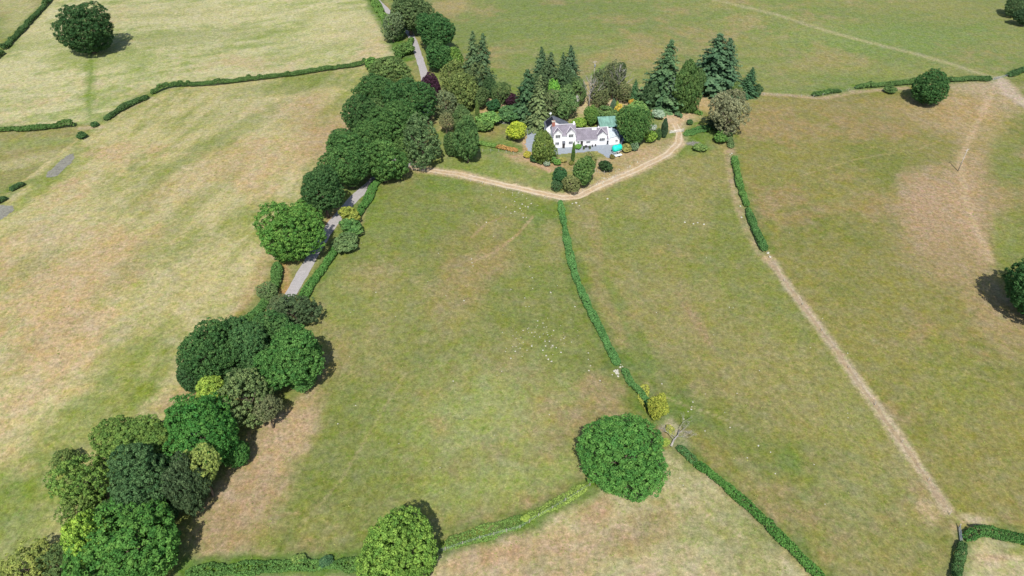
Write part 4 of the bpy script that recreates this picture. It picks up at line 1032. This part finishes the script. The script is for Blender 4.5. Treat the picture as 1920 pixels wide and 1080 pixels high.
# black roofed shed between lean-to and conifer
sh = empty('garden_shed', hloc(X(25.7), 1.6), RZ); tag(sh, 'dark roofed shed squeezed between the white lean-to and the bushy conifer', 'shed')
m = MB(); m.box(0, 3.0, 0, 5.0, 0, 2.1); m.build('wall', DARKWOOD, sh)
m = MB(); m.slab([(-.15,-.2,2.15),(3.2,-.2,2.15),(3.2,5.2,2.9),(-.15,5.2,2.9)], .1); m.build('roof', PANEL, sh)
dm = empty('domed_shelter', hloc(X(26.0), -.6), RZ); tag(dm, 'grey domed plastic shelter with black panel for its shaded inside beside the lean-to', 'shelter')
m = MB(); prof_ = [(1.3*math.cos(a)+1.2, 2.0*math.sin(a)) for a in [math.pi*i/10 for i in range(11)]]; m.prism(prof_, 0, 1.9); m.build('cover', GREYDOME, dm)
m = MB(); m.prism([(.4,0),(1.9,0),(1.9,1.2),(1.15,1.6),(.4,1.2)], -.03, -.005); m.build('shade_panel', RUBBER, dm)  # thin black panel on the solid cover, painted shade for the open front
# turquoise tank trailer
tp = at(1156, 286); tt = empty('tank_trailer', tp, RZ+R(24)); tag(tt, 'turquoise barrel shaped tank trailer on white frame at the yard corner', 'tank trailer')
m = MB(); L2, rad = 1.7, 1.25; zz_ = 2.0
pr = [(-L2-.35,.25),(-L2-.25,.7),(-L2,1.05),(-L2+.35,rad),(L2-.35,rad),(L2,1.05),(L2+.25,.7),(L2+.35,.25)]
m.tube([(a,0,zz_) for a,_ in pr], [b for _,b in pr], 20); tk = m.build('tank', TURQ, tt, True)
for a_ in (-.9, .0, .9):
    m = MB(); m.tube([(a_-.05,0,zz_),(a_+.05,0,zz_)], [rad+.04]*2, 20); m.build('hoop', TURQ, tk)
m = MB(); m.tube([(0,0,zz_+rad),(0,0,zz_+rad+.2)], [.3,.28], 10); m.build('hatch', GALV, tk)
m = MB(); m.box(-1.7,1.7,-.75,-.62,.62,.76); m.box(-1.7,1.7,.62,.75,.62,.76); m.box(-1.7,-1.58,-.6,.6,.62,.76); m.box(1.58,1.7,-.6,.6,.62,.76); m.tube([(1.7,-.7,.69),(3.0,0,.6),(1.7,.7,.69)], [.06,.06,.06], 5); m.build('chassis', WHITEMETAL, tt)
for y_ in (-1, 1):
    m = MB(); m.tube([(0,y_*.98,.42),(0,y_*1.2,.42)], [.42,.42], 14); wl = m.build('wheel', RUBBER, tt)
    m = MB(); m.tube([(0,y_*1.1,.42),(0,y_*1.215,.42)], [.2,.2], 10); m.build('rim', WHITEMETAL, wl)
    m = MB(); m.slab([(-.6,y_*.95,.95),(.6,y_*.95,.95),(.6,y_*1.25,.95),(-.6,y_*1.25,.95)], .04); m.build('mudguard', WHITEMETAL, tt)
fb = at(1159, 293); e = empty('flatbed_trailer', fb, RZ+R(18)); tag(e, 'low white flatbed trailer in front of the turquoise tank', 'trailer')
m = MB(); m.box(-1.5,1.5,-.6,.6,.45,.55); m.build('bed', WHITEMETAL, e)
for s_ in (-1, 1):
    m = MB(); m.tube([(0,s_*.62,.28),(0,s_*.8,.28)], [.28,.28], 12); m.build('wheel', RUBBER, e)
# garden furniture
def chair_mesh():
    m = MB(); m.box(-.25,.25,-.25,.25,.42,.47); m.box(-.25,.25,.2,.25,.47,.95)
    return m.mesh('seat')
def set_chair(loc, rz, mat, label, grp, first):
    e = empty('garden_chair', loc, rz); tag(e, label, 'chair', grp)
    o = link('seat', first['seat'], None, e)
    for a in (-.22, .22):
        for b in (-.22, .22):
            q = link('leg', first['leg'], None, e); q.location = (a, b, 0)
    return e
fm = {}
for nm, mt in (('dark', DARKWOOD), ('pale', STONE)):
    sm_ = chair_mesh(); sm_.materials.append(mt); l_ = MB(); l_.box(-.03,.03,-.03,.03,0,.42); lm_ = l_.mesh('leg'); lm_.materials.append(mt); fm[nm] = dict(seat=sm_, leg=lm_)
def table(loc, rz, mat, label, rr_=.6):
    e = empty('garden_table', loc, rz); tag(e, label, 'table')
    m = MB(); m.tube([(0,0,.7),(0,0,.75)], [rr_,rr_], 14); m.build('tabletop', mat, e); m = MB(); m.tube([(0,0,0),(0,0,.7)], [.2,.07], 8); m.build('pedestal', mat, e)
table(hloc(X(12.4), -1.2), 0, DARKWOOD, 'dark round table on the gravel before the low wing')
for i, (u_, v_, r_) in enumerate([(11.5,-1.2,1.57),(13.3,-1.3,-1.57),(14.9,-1.0,.3),(16.1,-.8,-.2)]):
    set_chair(hloc(X(u_), v_), RZ+r_, None, ['dark garden chair left of the round table','dark garden chair right of the round table','dark garden chair under the three part wing window','dark garden chair nearest the wide wing gable'][i], 'garden chairs before the cottage', fm['dark'])
ps = at(938, 230)
table(ps+Vector((1.2,.2,0)), 0, STONE, 'pale stone table on the terrace under the trees', .7)
for i, (a, b) in enumerate([(-1.2,.3),(2.6,.2),(1.4,-1.0)]):
    set_chair(ps+Vector((a,b,0)), i*2.1, None, ['pale garden chair left of the parasol','pale garden chair right of the terrace table','pale garden chair at the lawn side of the terrace table'][i], 'terrace chairs', fm['pale'])
e = empty('parasol', ps, 0); tag(e, 'closed cream parasol on the terrace beside the lawn', 'parasol')
m = MB(); m.tube([(0,0,0),(0,0,3.2)], [.04,.03], 6); m.build('pole', WOOD, e)
m = MB(); m.tube([(0,0,1.2),(0,0,1.6),(0,0,2.4),(0,0,3.2)], [.34,.3,.2,.03], 9); m.build('canopy', CREAM, e)
m = MB(); m.tube([(0,0,0),(0,0,.15)], [.4,.35], 10); m.build('base', STONE, e)
bb = at(1106, 294); e = empty('sundial', bb, 0); tag(e, 'white stone pedestal with square base on the front lawn', 'sundial')
m = MB(); m.box(-.6,.6,-.6,.6,0,.12); m.build('base', CREAM, e); m = MB(); m.tube([(0,0,.12),(0,0,.3),(0,0,1.5),(0,0,1.6)], [.25,.15,.12,.3], 8); m.build('pedestal', CREAM, e)
for i, (u_, v_) in enumerate([(11.2,-3.2),(13.5,-3.2)]):
    p_ = hloc(X(u_), v_); e = empty('potted_shrub', p_); tag(e, ['clipped shrub in a pot on the gravel, left one of two','clipped shrub in a pot on the gravel, right one of two'][i], 'potted plant', 'potted shrubs on the gravel')
    m = MB(); m.tube([(0,0,0),(0,0,.5)], [.25,.33], 10); m.build('pot', STONE, e)
    o = link('foliage', EGG[0], None, e); o.location = (0,0,1.2); o.scale = (.42,.42,.8); o.color = fcol((60,84,56))
pc = at(1086, 278); tree('climber', 'plant', 1083, 275, 14, 8, 'bush', (80,140,60), 'bright green climber at the foot of the white wing wall')

# ------------------------------------------------------------------ fences, gates, poles, stones
pmesh = MB().tube([(0,0,-.2),(0,0,1.25)], [.075,.065], 6).mesh('post'); pmesh.materials.append(POST)
def fence(pts, label, spacing=4.0, wires=4, ht=1.1, name='wire_fence', group='wire fences'):
    P = [at(*p) for p in pts]; Q_ = [P[0]]
    for a, b in zip(P[:-1], P[1:]):
        n = max(1, round((b-a).xy.length/spacing)); Q_ += [a.lerp(b, (i+1)/n) for i in range(n)]
    e = empty(name, P[0]); tag(e, label, 'fence', group)
    for i, q in enumerate(Q_[:98]):
        z = float(hgt(q.x, q.y)); o = link('post', pmesh, None, e); o.location = (q.x-P[0].x, q.y-P[0].y, z-P[0].z)
        o.rotation_euler = (random.uniform(-.06,.06), random.uniform(-.06,.06), 0); k = random.uniform(1.1, 1.6) if i % 5 == 0 else 1; o.scale = (k, k, random.uniform(.92, 1.1))
    m = MB()
    for k in range(wires):
        z = ht*(k+1)/wires
        m.tube([(q.x-P[0].x, q.y-P[0].y, float(hgt(q.x, q.y))-P[0].z+z) for q in Q_], [.006]*len(Q_), 3)
    m.build('wire', GALV, e)
fence([(800,1042),(835,1032),(900,1011),(975,991),(1010,969),(1060,941),(1106,911)], 'post and wire fence along the ditch at the bottom', 3.2)
fence([(1442,484),(1470,528),(1540,621),(1590,690),(1640,760),(1690,830),(1740,902),(1780,965)], 'post and wire fence following the worn line down the right field', 14, 2)
fence([(775,319),(860,335),(950,356),(1046,378)], 'fence between the track and the central field', 4.5)
fence([(882,287),(905,284),(935,285),(963,290),(985,292)], 'low fence below the garden hedge', 3.0)
fence([(1116,322),(1124,326),(1133,326),(1143,322)], 'row of pale stakes below the dark clipped dome', 1.2)
fence([(1432,178),(1480,181),(1525,183),(1560,176),(1606,167)], 'fence between the far hedge pieces and the corner conifer', 4.5)
fence([(1078,366),(1120,346),(1170,326)], 'fence behind the track east of the bend', 4.0)
def gate(p0, p1, mat, label, ht=1.15):
    a, b = at(*p0), at(*p1); L_ = (b-a).xy.length; rz = math.atan2(b.y-a.y, b.x-a.x)
    e = empty('field_gate', a, rz); tag(e, label, 'gate', 'field gates')
    m = MB()
    m.tube([(0,0,.15),(0,0,ht),(L_,0,ht),(L_,0,.15),(0,0,.15)], [.035]*5, 5)
    m.build('frame', mat, e); m = MB()
    for k in range(1, 6): m.tube([(0,0,.15+(ht-.15)*k/6),(L_,0,.15+(ht-.15)*k/6)], [.022]*2, 4)
    m.tube([(0,0,.15),(L_*.5,0,ht)], [.025]*2, 4); m.build('bars', mat, e)
    for x in (-.15, L_+.15):
        m = MB(); m.tube([(x,0,-.2),(x,0,1.45)], [.11,.1], 7); m.build('post', POST, e)
gate((1797,991), (1801,1022), GALV, 'galvanised metal gate at the corner of the bottom right hedge')
gate((764,315), (775,306), WHITEMETAL, 'pale gate where the track leaves the lane')
gate((1256,250), (1281,247), WHITEMETAL, 'white gate across the track at the dry yard')
gate((1862,150), (1889,143), GALV, 'metal gate in the far gap between the hedges on the right')
def pole(bx, by, ht, label, rz=0, trans=False, arm=True):
    p = at(bx, by); e = empty('utility_pole', p, rz); tag(e, label, 'utility pole', 'wooden utility poles')
    m = MB(); m.tube([(0,0,-.3),(0,0,ht)], [.17,.12], 8); m.build('pole', WOOD, e, True)
    m = MB(); m.box(-.9,.9,-.06,.06,ht-.45,ht-.33); m.build('crossarm', WOOD, e)
    for x in (-.8, 0, .8):
        m = MB(); m.tube([(x,0,ht-.33 if x else ht),(x,0,ht-.1 if x else ht+.2)], [.06,.04], 6); m.build('insulator', WHITEMETAL, e)
    if trans:
        m = MB(); m.tube([(0,-.38,ht-2.3),(0,-.38,ht-1.3)], [.34,.34], 12); m.build('transformer', GALV, e)
pole(1796, 321, 9.0, 'wooden pole standing alone on the bare patch at right', .5)
pole(1400, 177, 8.5, 'wooden pole in front of the small corner conifer')
pole(1113, 150, 8.5, 'pole with grey transformer in the field behind the bare tree', .3, True)
# loose brushwood and fallen tree
def twigs(name, cx, cy, w_, h_, n, mat, label, cat, seed, ln=1.6, z=.5):
    g = random.Random(seed); p = at(cx, cy); s = scale_at(p); m = MB()
    for i in range(n):
        r_ = math.sqrt(g.random()); a = g.uniform(0, 6.28); x, y = r_*math.cos(a)*w_/2/s, r_*math.sin(a)*h_/2/s/.7
        b = g.uniform(0, 6.28); l = ln*g.uniform(.4, 1); zz = g.uniform(.02, z)*(1-r_*.7)
        m.tube([(x,y,zz),(x+math.cos(b)*l*.5,y+math.sin(b)*l*.5,zz+g.uniform(0,.25)),(x+math.cos(b+.3)*l,y+math.sin(b+.3)*l,zz+g.uniform(0,.15))], [.045,.03,.01], 4)
    o = m.build(name, mat); o.location = p; return tag(o, label, cat)
twigs('brushwood_pile', 1300, 270, 28, 9, 170, DEADBARK, 'grey brushwood pile in the field right of the track', 'brushwood', 3)
ft = empty('fallen_tree', at(1258, 838), R(55)); tag(ft, 'pale fallen dead tree with grey twigs at the hedge gap by the round oak', 'fallen tree')
m = MB(); m.tube([(0,0,.3),(1.8,.2,.6),(3.6,0,.6),(5.4,.5,.6)], [.3,.22,.15,.08], 8); m.build('trunk', DEADBARK, ft, True)
g_ = random.Random(9); m = MB()
def gr(p0, d_, l, r, n):
    p1 = p0+d_*l*.5+Vector((g_.uniform(-.1,.1),g_.uniform(-.1,.1),.06))*l; p2 = p1+d_*l*.5
    m.tube([p0,p1,p2], [r,r*.7,r*.3], 4)
    if n:
        for _ in range(4):
            gr(p0.lerp(p2, g_.uniform(.3,1)), (d_+Vector((g_.uniform(-.8,.8),g_.uniform(-.8,.8),g_.uniform(-.25,.35)))).normalized(), l*.6, r*.5, n-1)
for st, dv in (((1.8,.2,.7),(.3,1,.2)),((3.6,0,.9),(1,-.4,.15)),((5.4,.5,1.0),(1,-.1,.1)),((2.6,.1,.8),(-.4,.9,.4)),((4.4,.2,.9),(.5,-1,.1)),((3.0,0,.8),(.2,-.9,.3))):
    gr(Vector(st), Vector(dv).normalized(), 2.6, .06, 3)
m.build('branches', DEADBARK, ft)
# stones
def stone_mesh(seed):
    g = random.Random(seed); import bmesh
    bm = bmesh.new(); bmesh.ops.create_icosphere(bm, subdivisions=2, radius=1)
    for v in bm.verts: v.co *= 1+g.uniform(-.22,.22); v.co.z *= .6
    me = bpy.data.meshes.new('stone'); bm.to_mesh(me); bm.free(); me.materials.append(STONE); return me
SM = [stone_mesh(i) for i in range(4)]
g_ = random.Random(77)
def stone(px, py, r_, label, grp, name='stone'):
    r_ *= .84
    p = at(px, py); o = link(name, SM[g_.randrange(4)]); o.location = (p.x, p.y, p.z+r_*.3); o.scale = (r_, r_*g_.uniform(.7,1.2), r_*g_.uniform(.7,1)); o.rotation_euler[2] = g_.uniform(0,6); tag(o, label, 'stone', grp)
SL = 'small white stone lying loose in the central field'; SG = 'loose white stones in the central field'
for (x, y, r_) in [(958,672,.26),(1008,602,.24),(1018,606,.24),(989,617,.2),(997,624,.2),(1003,623,.22),(1027,628,.2),(1038,620,.24),(1020,614,.2),(1023,649,.24),(1036,648,.24),(1043,652,.22),(1018,657,.28),(1024,667,.26),(1028,674,.3),(1034,678,.3),(997,649,.26),(1052,661,.24),(966,659,.24),(981,642,.18),(984,559,.2),(1033,549,.22),(1078,575,.24),(1103,662,.22),(1103,674,.2),(1107,686,.22),(1104,695,.24),(1125,714,.22),(870,564,.26),(958,543,.2),(1057,635,.22),(992,575,.18),(986,575,.18),(1022,640,.2),(1012,632,.18),(1030,640,.2),
                  (979,383,.3),(965,378,.25),(990,388,.3),(996,382,.25),(985,387,.25),(975,391,.3),(965,397,.3),(958,400,.22),(981,408,.3),(980,365,.22),(972,362,.2),(961,362,.2),(912,417,.3),(894,420,.2),(884,486,.25),(885,493,.25),(887,499,.22),(957,470,.2),(993,500,.2),(998,521,.2),(1032,548,.22),(961,366,.2),(950,356,.2),(987,372,.2)]:
    stone(x, y, r_, SL, SG)
for i in range(46):
    stone(g_.gauss(1010, 40), g_.gauss(632, 30), g_.uniform(.1,.17), SL, SG)
for i in range(30):
    stone(g_.gauss(965, 28), g_.gauss(392, 18), g_.uniform(.1,.2), SL, SG)
for i in range(26):
    stone(g_.uniform(620, 1060), g_.uniform(430, 900), g_.uniform(.1,.2), SL, SG)
SL2, SG2 = 'white stone lying loose in the field right of the middle hedge', 'loose white stones right of the middle hedge'
for (x, y, r_) in [(1080,381,.5),(1139,373,.4),(1284,417,.35),(1300,420,.35),(1308,418,.3),(1320,421,.4),(1299,754,.22),(1297,763,.2),(1296,768,.24),(1290,772,.22),(1282,786,.2),(1422,836,.28),(1073,382,.3),(1086,386,.3)]:
    stone(x, y, r_, SL2, SG2)
for i in range(30): stone(g_.uniform(1150, 1600), g_.uniform(420, 950), g_.uniform(.1,.2), SL2, SG2)
SL3, SG3 = 'pale stone lying in the heap beside the middle hedge', 'pale stones heaped beside the middle hedge'
for i in range(16): stone(g_.gauss(1160, 5), g_.gauss(699, 3), g_.uniform(.2,.4), SL3, SG3)
for i in range(5): stone(g_.gauss(1164, 2), g_.gauss(684, 2), g_.uniform(.2,.35), SL3, SG3)
SL4, SG4 = 'pale stone of the white rubble beside the track gate', 'white rubble beside the track gate'
for i in range(26): stone(g_.gauss(788, 6), g_.gauss(310, 2.2), g_.uniform(.3,.65), SL4, SG4)
SL5, SG5 = 'pale stone on the bank between garden and track', 'pale stones on the garden bank'
for i in range(22):
    t_ = g_.random(); stone(1120+t_*110+g_.gauss(0,5), 345-t_*58+g_.gauss(0,4), g_.uniform(.15,.4), SL5, SG5)
SL6, SG6 = 'white stone at the upper end of the worn fence line', 'white stones on the worn fence line'
for (x, y, r_) in [(1440,475,.6),(1444,482,.45),(1372,288,.35),(1388,387,.4),(1390,408,.4),(1369,290,.3)]: stone(x, y, r_, SL6, SG6)

# ------------------------------------------------------------------ tussocks and thistles the stock leave standing
g2 = np.random.default_rng(55); pts_ = []
while len(pts_) < 900:
    px_, py_ = g2.uniform(0, 1920), g2.uniform(0, 1080)**1
    if any(inpoly(np.array([px_]), np.array([py_]), q)[0] for q in (polyR1, polyR2, polyC, polyTR, polyH, polyLB)):
        n_ = int(g2.integers(1, 6)); a_ = at(px_, py_)
        pts_ += [(a_.x+g2.normal(0, 1.6), a_.y+g2.normal(0, 1.6)) for _ in range(n_)]
A_ = np.array(pts_); CP_ = np.concatenate([A_, (hgt(A_[:, 0], A_[:, 1])+.05)[:, None]], 1)
Pw, Nw = clump_leaves(CP_, np.tile([0., 0, 1], (len(A_), 1)), g2.uniform(.08, .34, len(A_)), 9, .2, g2, .5, .6)
wo = link('grass_tussocks', leaf_mesh('grass_tussocks', cards(Pw, Nw, g2.uniform(.12, .24, len(Pw)), 1.2, g2), np.repeat(g2.random(len(A_)), 9)))
wo.color = fcol((104,122,64)); tag(wo, kind='stuff')

# ------------------------------------------------------------------ the turf colour, with the rough grass along the hedges
cc[:, :3] = np.clip(Cc.reshape(-1, 3), 0, 1)
gme.color_attributes['turf'].data.foreach_set('color', cc.ravel())
gme.update()
